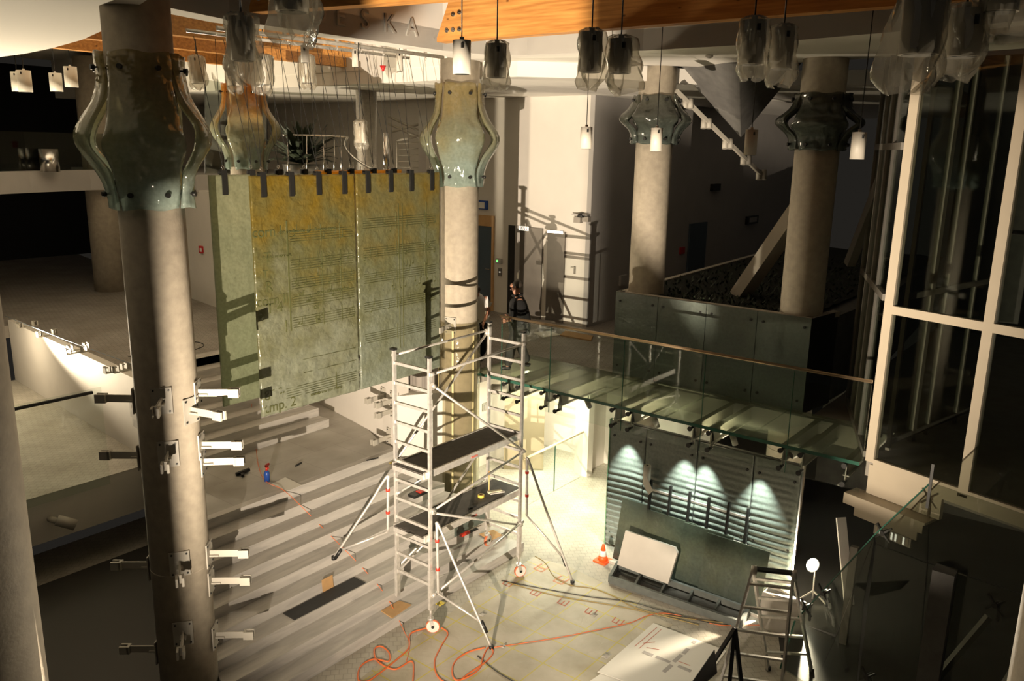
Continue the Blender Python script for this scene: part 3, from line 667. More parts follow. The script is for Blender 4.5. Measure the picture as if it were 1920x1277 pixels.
# ------------------------------------------------------------------ pendants
def pendant(px, ytop, ybot, wpx, label, group, wrapped=0, ztop=9.2, dia=.16, m=lampw, rich=True, seed=0):
    d = dia*FPX/wpx; pt = od(px, ytop, d); pb = od(px, ybot, d); h = max(.2, pt.z-pb.z); r = dia/2
    t = root('pendant_lamp', (pt.x,pt.y,pt.z-h), label, 'lamp', group); c = Vector((pt.x,pt.y,0))
    z1 = pt.z; z0 = z1-h
    a = MB(); a.lathe(c, [(r,z0),(r,z1),(.02,z1+.004),(.02,z1+.03)], 28); a.build('shade', m, t)
    a = MB(); a.lathe(c, [(r*.8,z0+.002),(r*.8,z0+.05)], 20)
    MB().cyl((pt.x,pt.y,z0-.003), (pt.x,pt.y,z0+.01), r*.84, n=24).build('reflector', darksteel, t)
    MB().cyl((pt.x,pt.y,z1+.02), (pt.x,pt.y,max(ztop,z1+.3)), .006 if dia < .2 else .008, n=6).build('cord', darksteel, t)
    if rich: MB().box((pt.x-.7*r-.012, pt.y-.70*r-.012, z1-.07), (pt.x-.7*r+.006, pt.y-.70*r+.006, z1-.03)).build('rating_label', darksteel, t)
    if wrapped:
        rnd = random.Random(seed); K = 30; N = 16; P = []
        ph = [rnd.uniform(0,6) for _ in range(6)]
        for i in range(N+1):
            s_ = i/N; z = z1+.03-(h+.03+.09*wrapped)*s_
            base = r*(.45 if i == 0 else 1.12) if s_ < .86 else r*(1.12-(s_-.86)/.14*.55)
            row = []
            for k in range(K):
                an = 2*PI*k/K
                fl = .03*wrapped*(math.sin(3*an+ph[0]+3*s_)*s_ + .45*math.sin(7*an+ph[1]-5*s_) + .3*math.sin(11*an+ph[2]+9*s_))
                fl += .05*wrapped*max(0, math.sin(an+ph[3]))**4*s_
                row.append(Vector((pt.x+(base+fl)*math.cos(an), pt.y+(base+fl)*math.sin(an), z+.02*wrapped*math.sin(2*an+ph[4])*s_)))
            P.append(row)
        MB().grid(P, True).build('plastic_bag', film, t)
    return t
GP = 'bare pendant lamps'; GWp = 'pendant lamps still wrapped in plastic'
for i, a in enumerate((
 (103,137,171,22,'plain white pendant lamp in the dark upper left, middle one of the group'),
 (131,125,163,23,'plain white pendant lamp in the dark upper left, nearest the left column'),
 (44,132,172,24,'plain white pendant lamp at the far left end of the dark group'),
 (31,135,171,22,'plain white pendant lamp half hidden behind the leftmost one'),
 (571,85,117,15,'small grey pendant lamp under the hanging rail, left one of three'),
 (666,92,125,13,'small grey pendant lamp under the hanging rail, middle one of three'),
 (749,97,133,12,'small grey pendant lamp under the hanging rail, right one of three'),
 (866,76,138,34,'dark grey pendant lamp in front of the film-wrapped column head'),
 (1100,238,279,22,'dark pendant lamp hanging low before the white wall corner'),
 (1232,240,284,22,'pale pendant lamp hanging in front of the left planter column'),
 (1410,243,291,23,'pale pendant lamp hanging between the two planter columns'),
 (1612,248,299,26,'pale pendant lamp hanging right of the right planter column'))):
    pendant(a[0], a[1], a[2], a[3], a[4], GP, dia=.23 if a[0] < 140 else (.105 if a[3] < 16 else .16), ztop=9.03 if (a[0] < 140 or a[3] < 16) else 9.2)
for i, a in enumerate((
 (368,106,156,26,'wrapped white pendant lamp between the left column and its neighbour'),
 (436,112,160,25,'wrapped white pendant lamp over the head of the yellow-topped collar'),
 (494,104,158,27,'wrapped white pendant lamp right of the yellow-topped collar'),
 (575,105,155,26,'wrapped white pendant lamp in the middle under the hanging rail'),
 (675,228,268,20,'glossy wrapped lamp hanging low above the glass sheets beside the red sign'),
 (452,32,112,46,'big dark pendant lamp half wrapped in plastic above the yellow collar'),
 (932,82,144,36,'dark wrapped pendant with a pointed bag right of the film-wrapped column'),
 (1110,60,134,41,'wrapped pendant under the glulam beam, left one of the middle pair'),
 (1165,73,136,41,'wrapped pendant under the glulam beam, right one of the middle pair, bag torn'),
 (1415,38,120,46,'wrapped pendant left of the close pair at upper right'),
 (1470,52,128,42,'wrapped pendant right of the close pair at upper right'),
 (1738,-30,100,72,'large blurred wrapped pendant at upper right, left of the two nearest'),
 (1812,18,104,68,'large wrapped pendant at upper right whose bag flares out below'),
 (1885,-70,4,70,'wrapped pendant cut off by the top edge at far right'),
 (545,-60,8,62,'wrapped pendant cut off by the top edge in front of the beam end'))):
    pendant(a[0], a[1], a[2], a[3], a[4], GWp, wrapped=1.0+.25*(i % 3), seed=i+3, dia=.22 if i < 4 else .16, ztop=9.03 if i < 4 else 9.2)
# ================================================================== FLOODLIGHT (source of the warm light, stands just outside the frame)
t = root('floodlight', (LB.x, LB.y, 0), 'site floodlight on a stand with added light-blocking flaps, below the left foreground', 'lamp')
MB().cyl((LB.x-.12,LB.y-.12,0), (LB.x-.12,LB.y-.12,LB.z), .02).build('pole', darksteel, t)
for q in range(3):
    u = Vector((math.cos(q*2.1), math.sin(q*2.1), 0)); MB().bar(Vector((LB.x-.12,LB.y-.12,.5)), Vector((LB.x-.12,LB.y-.12,0))+u*.5, .02, .02).build('leg', darksteel, t)
u = Vector((math.cos(math.radians(37)), math.sin(math.radians(37)), 0))
MB().box((LB.x-.2,LB.y-.2,LB.z-.14), (LB.x-.10,LB.y-.10,LB.z+.14)).build('housing', darksteel, t)
blocker_m = mat('matt_black_blocker', (.0015,.0015,.0015), 1.0, spec=0)  # added unseen panels that block the floodlight and shape its shade edges
def blocker(a0, a1, d, z0, z1, name='blocker_flap'):
    P = []
    for zz in (z0, z1): P.append([LB+Vector((d*math.cos(math.radians(a)), d*math.sin(math.radians(a)), zz)) for a in [a0+(a1-a0)*k/6 for k in range(7)]])
    MB().shell(P, .004).build(name, blocker_m, t)
blocker(51.1, 72, .45, -1.2, 1.6); blocker(-75, 3, .62, -1.6, -.02)
def blocker2(cols, d):
    P = [[LB+Vector((d*math.cos(math.radians(a)), d*math.sin(math.radians(a)), c[k]*d)) for a, *c in cols] for k in (0, 1)]
    MB().shell(P, .004).build('blocker_flap', blocker_m, t)
blocker2([(-1,-.17,1.5),(6,-.17,1.5),(12.4,-.17,1.5)], .575)
blocker2([(12.4,-.15,.09),(13.8,-.15,.112),(19,-.15,.215),(24.5,-.15,.315)], .58)
blocker2([(a_, -4.5, -.43) for a_ in range(20, 130, 10)], .40)
blocker2([(-25,.46,1.9),(-10,.46,1.9),(5,.46,1.9),(12,.46,1.9),(19,.46,1.9)], .56)
blocker2([(33.5,.58,2),(42,.58,2),(52,.58,2)], .57)
# 
# ================================================================== GLASS FOOTBRIDGE
XB = 11.32
br = root('glass_footbridge', (12.15, 6.1, 2.3), 'footbridge with greenish glass deck on steel cross beams', 'bridge')
for y0, y1 in ((2.75,4.35),(4.37,5.72),(5.74,7.12),(7.14,8.40),(8.42,9.74)):
    MB().box((XB-.06,y0,2.655), (12.98,y1,2.70)).build('deck_pane', deckglass, br)
MB().box((XB-.065,2.75,2.652), (XB-.058,9.74,2.702)).build('deck_edge', edgeglass, br)
for k, y in enumerate((8.97,8.66,8.12,7.82,6.68,6.37,5.27,4.96,3.84,3.55,2.94)):
    b_ = MB(); b_.box((XB+.08,y-.045,2.63), (13.0,y+.045,2.645)); b_.box((XB+.08,y-.045,2.40), (13.0,y+.045,2.415)); b_.box((XB+.08,y-.006,2.41), (13.0,y+.006,2.64))
    b_.add([(XB+.08,y-.006,2.64),(XB+.08,y+.006,2.64),(XB+.03,y+.006,2.36),(XB+.03,y-.006,2.36),(XB+.14,y-.006,2.29),(XB+.14,y+.006,2.29),(XB+.16,y-.006,2.42),(XB+.16,y+.006,2.42)], [(0,1,2,3),(3,2,5,4),(4,5,7,6),(6,7,1,0),(0,3,4,6),(1,7,5,2)])
    o = b_.build('cross_beam', whitep, br)
    for zz in (2.60, 2.33):
        a = MB().cyl((XB-.055,y,zz), (XB+.1,y,zz), .022, n=10); a.cyl((XB-.075,y,zz), (XB-.055,y,zz), .038, n=14)
        a.build('glass_fixing', darksteel, o)
MB().box((12.9,2.75,2.30), (13.0,9.74,2.64)).build('edge_beam', grey_pl, br)
bal = root('glass_balustrade', (XB, 6.1, 2.27), 'clear glass parapet of the footbridge with a slim bronze handrail', 'balustrade')
for y0, y1 in ((2.72,3.76),(3.77,5.11),(5.12,6.52),(6.53,7.98),(7.99,9.06)):
    gp_ = MB().box((XB-.028,y0,2.27), (XB-.014,y1,3.80)).build('glass_pane', clear, bal)
    MB().box((XB-.029,y1-.004,2.27), (XB-.013,y1+.004,3.80)).build('pane_edge', edgeglass, gp_)
bronze = mat('bronze_handrail', (.55,.40,.25), .3, .8)
MB().cyl((XB-.02,2.72,3.84), (XB-.02,9.10,3.84), .024, n=12).build('handrail', bronze, bal)
# track spots below the bridge
def spot(loc, aim, label, r=.05, ln=.17, grp='spot heads under the footbridge', face=None, stem=.12):
    t = root('spotlight', loc, label, 'lamp', grp); p = Vector(loc); d = (Vector(aim)-p).normalized()
    MB().cyl(p-d*ln*.5, p+d*ln*.5, r, n=24).build('lamp_body', whitep, t)
    MB().cyl(p+d*ln*.5, p+d*(ln*.5+.006), r*.86, n=20).build('lens', face or darksteel, t)
    MB().cyl(p, p+Vector((0,0,stem)), .01, n=8).build('stem', whitep, t)
    return t
for (px, py), lb in zip(((1103,757),(1230,792),(1376,825)), ('white spot head under the footbridge over the bright hall opening','white spot head under the footbridge at the left of the ribbed glass wall','white spot head under the footbridge above the middle of the ribbed glass wall')):
    p = ox(px, py, 11.62 if px < 1200 else 11.40); spot(p, p+Vector((.05 if px > 1200 else -.3,-.10 if px > 1200 else -.45,-.30)), lb, .045, .16, stem=2.52-p.z+.1)
p = ox(1492, 850, 11.5); spot(p, p+Vector((-.3,.2,-.1)), 'white spot head under the footbridge near its right end', .06, .16, stem=.06)
p = ox(936, 730, 11.9); spot(p, p+Vector((.62,-.50,-.06)), 'large cylinder lamp glowing under the footbridge head, beside the scaffold', .10, .30, face=hall_face, stem=.1)

# ================================================================== PLANTER BOX CLAD IN GLASS
XP = 13.0
pl = root('planter_box', (16, 6.0, 2.7), 'large planter clad in dark green glass panels with columns rising from it', 'planter')
MB().prism([(XP+.05,4.16),(13.95,4.0),(16.5,3.9),(24,4.5),(24,8.3),(XP+.05,7.72)], 2.70, 4.17).build('body', conc_dk, pl)
rim = mat('planter_rim', (.50,.46,.39), .8)
a = MB()
for p, q in (((XP+.1,4.15),(XP+.1,7.74)),((XP+.05,7.66),(24,8.25)),((XP+.05,4.2),(13.95,4.05))): a.bar((*p,4.20), (*q,4.20), .12, .09)
a.build('rim', rim, pl)
for y0, y1 in ((4.14,5.02),(5.03,5.93),(5.94,6.86),(6.87,7.74)):
    g = MB().box((XP,y0,2.66), (XP+.02,y1,4.24)).build('glass_cladding', cladg, pl)
    for yy in (y0+.1, y1-.1):
        for zz in (4.08, 2.86): MB().cyl((XP-.018,yy,zz), (XP+.01,yy,zz), .022, n=12).build('cladding_stud', darksteel, g)
MB().add([(XP,4.13,2.66),(13.9,4.0,2.66),(13.9,4.0,4.24),(XP,4.13,4.24),(XP,4.15,2.66),(13.9,4.02,2.66),(13.9,4.02,4.24),(XP,4.15,4.24)], [(0,1,2,3),(7,6,5,4),(0,4,5,1),(3,2,6,7)]).build('side_cladding', darksteel, pl)
rn = random.Random(11); a = MB(); N = 44
P = [[Vector((XP+.16+10.6*(i/N)**1.3, 4.3+ (j/18)*(3.4+ .045*i*.2), 4.19+rn.uniform(0,.05))) for j in range(19)] for i in range(N+1)]
o = MB().grid(P).build('planting_soil', soil, pl)
a = MB()
for _ in range(1500):
    x = XP+.3+rn.random()**1.4*7.5; y = rn.uniform(4.4, 7.5+.04*(x-XP)); z = 4.20; an = rn.uniform(0, 2*PI); l = rn.uniform(.05,.13)
    if math.hypot(x-CA[0], y-CA[1]) < .4 or math.hypot(x-CB[0], y-CB[1]) < .4: continue
    d = Vector((math.cos(an)*l, math.sin(an)*l, rn.uniform(.03,.12))); s_ = Vector((-math.sin(an), math.cos(an), 0))*.022
    b_ = Vector((x,y,z)); a.add([b_, b_+d*.5+s_, b_+d, b_+d*.5-s_], [(0,1,2,3)])
tag(a.build('ground_cover', leaf, pl), kind='stuff')
# leaning white concrete strut
a = MB(); a.bar((14.42,5.95,4.20), (13.72,4.45,6.4), .30, .24); tag(a.build('slanting_strut', rim), 'white slanting strut rising from the planter soil behind the right column', 'strut')

# ================================================================== CURTAIN WALL (right)
c0 = Vector((11.44,2.69,0)); c1 = Vector((10.84,.76,0)); cdv = (c1-c0).normalized()
cwl = root('curtain_wall', (11.0,1.2,2.7), 'tall glazed screen with pale painted mullions at the right', 'glazed screen')
ft = ['']
zt = 8.25
for s0 in (0.0, 1.27, 2.6, 3.9):
    p = c0+cdv*(s0+.05); MB().bar(p+Vector((0,0,2.70)), p+Vector((0,0,zt)), .12, .10, cdv.cross(Vector((0,0,1)))).build('mullion', alu, cwl)
for z in (2.70, 4.82, 8.20):
    for s0 in (0.0, 1.27, 2.6):
        MB().bar(c0+cdv*(s0+.11)+Vector((0,0,z)), c0+cdv*(s0+1.26)+Vector((0,0,z)), .10, .11).build('transom', alu, cwl)
nn = cdv.cross(Vector((0,0,1))); 
for s0 in (0.0, 1.27, 2.6):
    for z0, z1 in ((2.76,4.77),(4.88,8.15)):
        a_ = c0+cdv*(s0+.11); b_ = c0+cdv*(s0+1.26)
        MB().poly3([a_+Vector((0,0,z0)), b_+Vector((0,0,z0)), b_+Vector((0,0,z1)), a_+Vector((0,0,z1))], .012).build('pane', smoky, cwl)
fa = root('floor_edge_trim', (11.2,1.9,2.0), 'pale stepped steel edge beam under the glazed screen, over the dark hall', 'edge beam')
sg = Vector((-nn.x, -nn.y, 0)); sg = sg if sg.x < 0 else -sg
def strip(s0, s1, z0, z1, o0, o1): 
    a = MB(); P = [c0+cdv*s0+sg*o0, c0+cdv*s1+sg*o0, c0+cdv*s1+sg*o1, c0+cdv*s0+sg*o1]; a.prism([(p.x,p.y) for p in P], z0, z1); return a
strip(.02, 1.05, 2.22, 2.64, -.10, -.02).build('web_plate', alu, fa)
strip(-.16, 1.0, 2.18, 2.215, -.08, .22).build('lower_flange', alu, fa)
strip(-.16, .98, 2.06, 2.18, .20, .22).build('flange_lip', alu, fa)
strip(.02, .92, 1.94, 2.06, .20, .22).build('apron_plate', alu, fa)
strip(1.05, 3.9, 2.52, 2.64, -.1, .0).build('sill_strip', alu, fa)
es = root('emergency_light', c0+cdv*.62+sg*.21+Vector((0,0,1.80)), 'small lit louvred emergency lamp hanging below the pale edge beam', 'lamp')
q0 = c0+cdv*.34+sg*.21; q1 = c0+cdv*.86+sg*.21
MB().bar(q0+Vector((0,0,1.87)), q1+Vector((0,0,1.87)), .03, .13).build('housing', whitep, es)
for k in range(9):
    p = q0.lerp(q1, (k+.7)/9.5)+sg*.018+Vector((0,0,1.87)); MB().bar(p+Vector((0,0,-.05)), p+Vector((0,0,.05)), .022, .006, cdv.cross(Vector((0,0,1)))).build('louvre', signwhite if k in (1,4,5,7) else alu, es)
# inner floor, return screen and inner partition
struct('floor_upper_vestibule', MB().prism([(11.5,2.72),(13.0,2.72),(13,3.98),(30,3.98),(30,-4),(9.6,-4)], 2.45, 2.66), slabm)
rs = root('return_screen', (13,3.4,2.66), 'dim glazed return screen behind the planter, beside the right planter column', 'glazed screen')
R0_, R1_ = Vector((14.0,3.72,0)), Vector((11.52,2.74,0)); rd = (R1_-R0_)
for f, wdt in ((0,.10),(.26,.05),(.50,.13),(.72,.05)):
    p = R0_+rd*f; MB().bar(p+Vector((0,0,2.68)), p+Vector((0,0,8.2)), wdt, .08, (rd.y,-rd.x,0)).build('post', alu_dk, rs)
for z in (4.95, 2.74, 6.9):
    MB().bar(R0_+Vector((0,0,z)), R1_+Vector((0,0,z)), .08, .09).build('rail', alu_dk, rs)
for f0, f1 in ((0,.26),(.26,.5),(.5,.72),(.72,1)):
    a_, b_ = R0_+rd*(f0+.02), R0_+rd*(f1-.02); MB().poly3([a_+Vector((0,0,2.8)), b_+Vector((0,0,2.8)), b_+Vector((0,0,8.1)), a_+Vector((0,0,8.1))], .01).build('pane', smoky, rs)
MB().bar((14.2,4.0,5.0), (13.2,3.0,8.0), .14, .14).build('diagonal_stay', alu_dk, rs)
ip = root('inner_partition', (13.1,2.4,2.66), 'dark glazed partition with slim posts seen through the right-hand panes', 'glazed screen')
I0, I1 = Vector((12.12,2.60,0)), Vector((14.14,2.12,0)); idv = I1-I0
for f, wdt in ((0,.05),(.33,.10),(.55,.04),(1.0,.05),(1.35,.06)):
    p = I0+idv*f; MB().bar(p+Vector((0,0,2.67)), p+Vector((0,0,8.2)), wdt, .06, (idv.y,-idv.x,0)).build('post', alu_dk, ip)
for z in (4.9, 2.8):
    MB().bar(I0+Vector((0,0,z)), I0+idv*1.4+Vector((0,0,z)), .06, .08).build('rail', alu_dk, ip)
MB().poly3([I0+Vector((0,0,2.8)), I0+idv*1.4+Vector((0,0,2.8)), I0+idv*1.4+Vector((0,0,8.1)), I0+Vector((0,0,8.1))], .01).build('pane', smoky, ip)
struct('wall_vestibule_back', MB().prism([(11.3,-4),(22,-4),(22,4),(22.3,4),(22.3,-4.3),(11.3,-4.3)], 2.66, 9), conc_dk)
struct('wall_dark_room', MB().prism([(9.0,-4),(17,-4),(17,5.0),(17.3,5.0),(17.3,-4.3),(9.0,-4.3)], 0, 2.45), conc_dk)

# ================================================================== GLASS RAILING WALL bottom right
gw = root('sloping_glass_wall', (9.3,.6,0), 'dark frameless glass wall with a sloping top edge at lower right', 'glass wall')
ga = Vector((10.0,3.0,0)); gb = ga+cdv
G3 = lambda px, py: ow(px, py, ga, gb)
pA, pB, pC, pD, pE = G3(1440,1330), G3(1490,1165), G3(1640,1003), G3(1745,905), G3(1930,968)
for poly in ([G3(1440,1330), pB, G3(1566,1196), G3(1500,1340)], [pB, pC, G3(1566,1190)], [G3(1568,1192), pC, G3(1618,1130), G3(1600,1340), G3(1502,1340)],
             [pC, pD, G3(1738,1055), G3(1642,1018)], [G3(1642,1020), G3(1738,1057), G3(1712,1340), G3(1602,1340)], [pD, pE, G3(1935,1120), G3(1740,1055)], [G3(1740,1057), G3(1935,1122), G3(1935,1340), G3(1714,1340)]):
    MB().poly3(poly, .015).build('glass_pane', smoky, gw)
a = MB(); a.bar(pB, pC, .02, .014); a.build('top_edge', edgeglass, gw); MB().bar(pC, pD, .02, .014).build('top_edge', edgeglass, gw); MB().bar(pA, pB, .02, .014).build('top_edge', edgeglass, gw)
MB().bar(pD+Vector((0,0,-.3)), pD+Vector((0,0,.22)), .03, .03).build('corner_post', darksteel, gw)
for px, py in ((1543,1113),(1655,1000),(1510,1140),(1866,1135),(1625,1270)):
    p = G3(px, py); n_ = Vector((nn.x, nn.y, 0)); n_ = n_ if n_.x > 0 else -n_
    a = MB()
    for q in range(4): a.bar(p, p+Vector((.09*cdv.x*(1 if q % 2 else -1), .09*cdv.y*(1 if q % 2 else -1), .09*(1 if q//2 else -1)))+n_*.02, .025, .02)
    a.cyl(p-n_*.02, p+n_*.10, .03, n=10); a.bar(p+n_*.1, p+n_*.12+Vector((0,0,-.22)), .03, .03); a.build('spider_fitting', darksteel, gw)
# things behind that glass
for (px, py, x0, wd, lab) in ((1590,1130,11.9,.12,'pale slim post behind the sloping glass wall, under the edge beam'),):
    p = ox(px, py, 11.2); tag(MB().bar((p.x,p.y,0), (p.x,p.y,1.5), .10, .08).build('steel_post', alu_dk), lab, 'post')
p = od(1770,1085,9.0); tag(MB().bar((p.x,p.y,0), (p.x,p.y,2.4), .22, .2).build('concrete_pier', conc_dk), 'pale square pier behind the dark glass at lower right', 'pier')
p = od(1805,1100,8.0); q = od(1780,1165,8.0)
tag(MB().bar(p, q, .10, .012, FW).build('paper_strip', paper), 'pale strip of paper hanging behind the dark glass at lower right', 'paper') if False else None
a = MB().bar((12.3,2.9,0), (12.6,3.25,1.25), .16, .03); tag(a.build('leaning_board', grey_pl), 'grey board leaning in the dark behind the work lamp', 'board')
for k, (p, q, lb) in enumerate((((9.9,1.6,0),(10.4,.9,1.5),'grey diagonal prop behind the dark glass, nearest the ladder'),((9.6,.9,0),(9.9,.4,1.7),'thin diagonal prop behind the dark glass beside the pier'))):
    tag(MB().bar(p, q, .07, .07).build('diagonal_prop', alu_dk), lb, 'prop')

# ================================================================== RIBBED GLASS WALL UNDER THE BRIDGE
XG = 11.60
rg = root('ribbed_glass_wall', (XG,5.2,0), 'dark green glass wall with wavy horizontal ribs lit by spots, under the footbridge', 'glass wall')
import mathutils
for k, (y0, y1) in enumerate(((3.60,4.32),(4.335,5.25),(5.265,6.18),(6.195,6.88))):
    P = []
    for i in range(151):
        z = .04+2.26*i/150; row = []
        for j in range(21):
            y = y0+(y1-y0)*j/20; nz = mathutils.noise.noise(Vector((y*1.2, z*2.2, 4)))
            amp = .026*min(1, max(.12, (1.72-z)/.5+nz*.5))
            ph = z/.105*2*PI+1.1*mathutils.noise.noise(Vector((y*1.5, z*.8, 1)))*2
            row.append(Vector((XG-amp*(.5+.5*math.sin(ph)) - .006*nz, y, z)))
        P.append(row)
    gsh = MB().shell(P, .012).build('glass_sheet', wallg, rg)
    for zz in (2.05,.95,.25):
        for yy in (y0+.09, y1-.09): MB().cyl((XG-.035,yy,zz), (XG+.02,yy,zz), .02, n=10).build('stud', darksteel, gsh)
MB().box((XG+.05,3.62,0), (XG+.12,6.86,2.3)).build('backing_wall', conc_dk, rg)
MB().box((XG-.02,6.885,.0), (XG+.05,6.90,2.32)).build('glass_edge', mat('bright_glass_edge', (.20,.42,.25), .2), rg)
# bright hall beyond, below
struct('wall_hall_end', MB().prism([(14.85,6.5),(14.95,6.5),(14.95,9.2),(14.85,9.2)], 0, 2.42), white)
struct('wall_hall_back', MB().prism([(13.96,8.95),(14.95,8.95),(14.95,9.15),(13.96,9.15)], 0, 2.42), white)
struct('wall_hall_pier', MB().prism([(13.9,8.78),(14.1,8.78),(14.1,9.0),(13.9,9.0)], 0, 2.42), white)
struct('wall_hall_left', MB().prism([(12.2,10.9),(15.2,10.9),(15.2,11.1),(12.2,11.1)], 0, 2.42), white)
struct('wall_hall_far', MB().prism([(14.9,9.1),(15.0,9.1),(15.0,11.0),(14.9,11.0)], 0, 2.42), white)
bd = mat('beige_door', (.36,.30,.20), .6)
tag(MB().prism([(13.1,10.4),(13.62,9.72),(13.72,9.79),(13.2,10.46)], 0, 2.05).build('open_door', bd), 'beige door leaf standing open in the bright lower hall', 'door')
hb = root('hall_balustrade', (12.8,8.9,0), 'glass balustrade with pale sloping handrail in the bright lower hall', 'balustrade')
MB().box((11.9,8.893,.0), (12.86,8.907,.98)).build('glass_pane', clear, hb); MB().box((12.87,8.893,0), (13.86,8.907,.98)).build('glass_pane', clear, hb)
MB().box((12.86,8.89,0), (12.87,8.91,.98)).build('pane_edge', edgeglass, hb)
MB().cyl((11.85,8.9,1.0), (13.88,8.9,1.0), .024, n=12).build('handrail', mat('pale_handrail', (.62,.52,.34), .4), hb)
MB().box((14.12,8.94,1.2), (14.2,8.95,1.3))
st2 = root('wall_socket', (12.9,10.88,1.3), 'small white socket on the wall of the bright lower hall', 'socket')
MB().box((12.95,10.87,1.25), (13.12,10.9,1.42)).build('plate', whitep, st2); MB().box((12.98,10.86,1.28), (13.09,10.872,1.39)).build('insert', grey_pl, st2)
# ================================================================== DOORS AND SIGNS ON THE FAR WHITE WALL (x = 16)
WX = 16.0
def wbox(px0, py0, px1, py1, d, m, name, parent=None, x=WX):
    a = ox(px0, py0, x); b = ox(px1, py1, x)
    return MB().box((x-d, a.y, a.z), (x, b.y, b.z)).build(name, m, parent)
y_ = [ox(px, 500, WX).y for px in (893, 923, 953, 976, 1017, 1023, 1059, 1066)]
o = root('door_1', (WX, (y_[0]+y_[1])/2, 2.7), 'blue', 'door'); del o['label'], o['category']; o['kind'] = 'structure'
MB().box((WX-.03,y_[1],2.71), (WX,y_[0]+.35,4.85)).build('leaf', bluedoor, o)
MB().box((WX-.05,y_[1]-.0,4.85), (WX,y_[0]+.35,5.12)).build('head_frame', woodframe, o); MB().box((WX-.05,y_[1]-.06,2.71), (WX,y_[1],5.12)).build('side_frame', woodframe, o)
MB().box((WX-.055,y_[1],2.70), (WX,y_[0]+.35,2.9)).build('kick_board', woodframe, o)
MB().bar((WX-.09,y_[1]+.03,3.78), (WX-.09,y_[1]+.15,3.78), .02, .02).build('handle', chrome, o)
l1 = root('lift_door', (WX, (y_[2]+y_[4])/2, 2.7), 'half open brushed steel lift doors behind the man in the dark jacket', 'lift door')
MB().box((WX-.02,y_[3],2.71), (WX+.0,y_[2],4.93)).build('dark_opening', black, l1)
MB().box((WX-.025,y_[3]+.02,2.71), (WX-.0,y_[3]+.17,4.93)).build('inner_leaf', grey_pl, l1)
MB().box((WX-.04,y_[4],2.71), (WX+.0,y_[3],4.92)).build('leaf', elev, l1)
l2 = root('lift_door', (WX, (y_[5]+y_[7])/2, 2.7), 'tall steel lift door right of the white strip, carrying the man\'s shadow', 'lift door')
MB().box((WX-.03,y_[6]+.05,2.71), (WX,y_[5]-.05,4.86)).build('leaf', elev, l2); MB().box((WX-.05,y_[7]+.1,2.71), (WX,y_[6]+.05,4.88)).build('side_panel', elev, l2)
MB().box((WX-.055,y_[6]+.05,4.84), (WX,y_[5]-.05,4.90)).build('head_trim', chrome, l2)
es2 = root('exit_sign', ox(985,428,WX), 'small lit white exit sign above the lift doors', 'sign')
wbox(977,423,993,433,.06,whiteb,'housing',es2)
p = ox(985,428,WX); MB().box((WX-.066,p.y-.15,p.z-.05), (WX-.058,p.y+.15,p.z+.05)).build('lit_face', signwhite, es2)
a = MB()
for dy in (-.09,-.03,.04,.09): a.bar((WX-.07,p.y+dy,p.z-.03), (WX-.07,p.y+dy+.02,p.z+.03), .006, .02)
a.build('pictogram', mat('sign_brown', (.35,.12,.05), .5), es2)
bs = root('blue_framed_sign', ox(902,384,WX), 'blue framed white sign on the far wall right of the film-wrapped column', 'sign')
wbox(893,375,915,393,.05,blue,'frame',bs); wbox(893,378,911,391,.056,whiteb,'face',bs)
tm = root('control_panel', ox(937,489,WX), 'grey control box with green light beside the blue-grey door', 'control box')
wbox(932,484,942,495,.05,grey_pl,'box',tm); wbox(933,487,936,491,.056,led,'indicator',tm)
cp = root('call_plate', ox(938,510,WX), 'steel lift call plate below the control box', 'switch plate')
wbox(935,502,941,518,.02,elev,'plate',cp); wbox(937,509,939,511,.026,signwhite,'button',cp)
rd_ = root('card_reader', ox(1076,505,WX), 'small white card reader right of the steel lift door', 'switch plate')
wbox(1072,500,1079,503,.05,whitep,'cover',rd_); wbox(1077,499,1079,514,.03,elev,'plate',rd_)
vb = root('vent_box', ox(1092,405,WX), 'grey two-part unit mounted high at the corner of the far white wall', 'wall unit')
wbox(1079,400,1108,404,.16,grey_pl,'top_shelf',vb); wbox(1081,406,1093,418,.12,slabm,'left_unit',vb); wbox(1097,405,1108,416,.12,slabm,'right_unit',vb)
MB().lathe(ox(1095,397,WX)+Vector((-.1,0,-.12)), [(.10,0),(.09,.06),(.03,.10)], 16).build('dome', darksteel, vb)
MB()
# right dark wall details (y=10.28)
def ybox(px0, py0, px1, py1, d, m, name, parent=None, y=10.28):
    a = oy(px0, py0, y); b = oy(px1, py1, y)
    return MB().box((a.x, y-d, a.z), (b.x, y, b.z)).build(name, m, parent)
o = ybox(1292,420,1317,512,.05,bluedoor,'door_2'); o['kind'] = 'structure'
xs = root('exit_sign', oy(1407,411,10.2), 'unlit dark exit sign on the grey wall at right', 'sign')
ybox(1398,406,1417,418,.08,darksteel,'housing',xs); ybox(1401,408,1414,415,.09,grey_pl,'face',xs)
tag(ybox(1274,464,1281,475,.05,signred,'alarm_box'), 'small red alarm box on the grey wall left of the far door', 'alarm box')
tag(ybox(1332,345,1345,357,.1,darksteel,'wall_speaker'), 'small dark speaker high on the grey wall', 'speaker')
tag(ybox(1161,517,1172,533,.06,grey_pl,'switch_box'), 'grey switch box on the shaded wall left of the planter', 'switch plate')
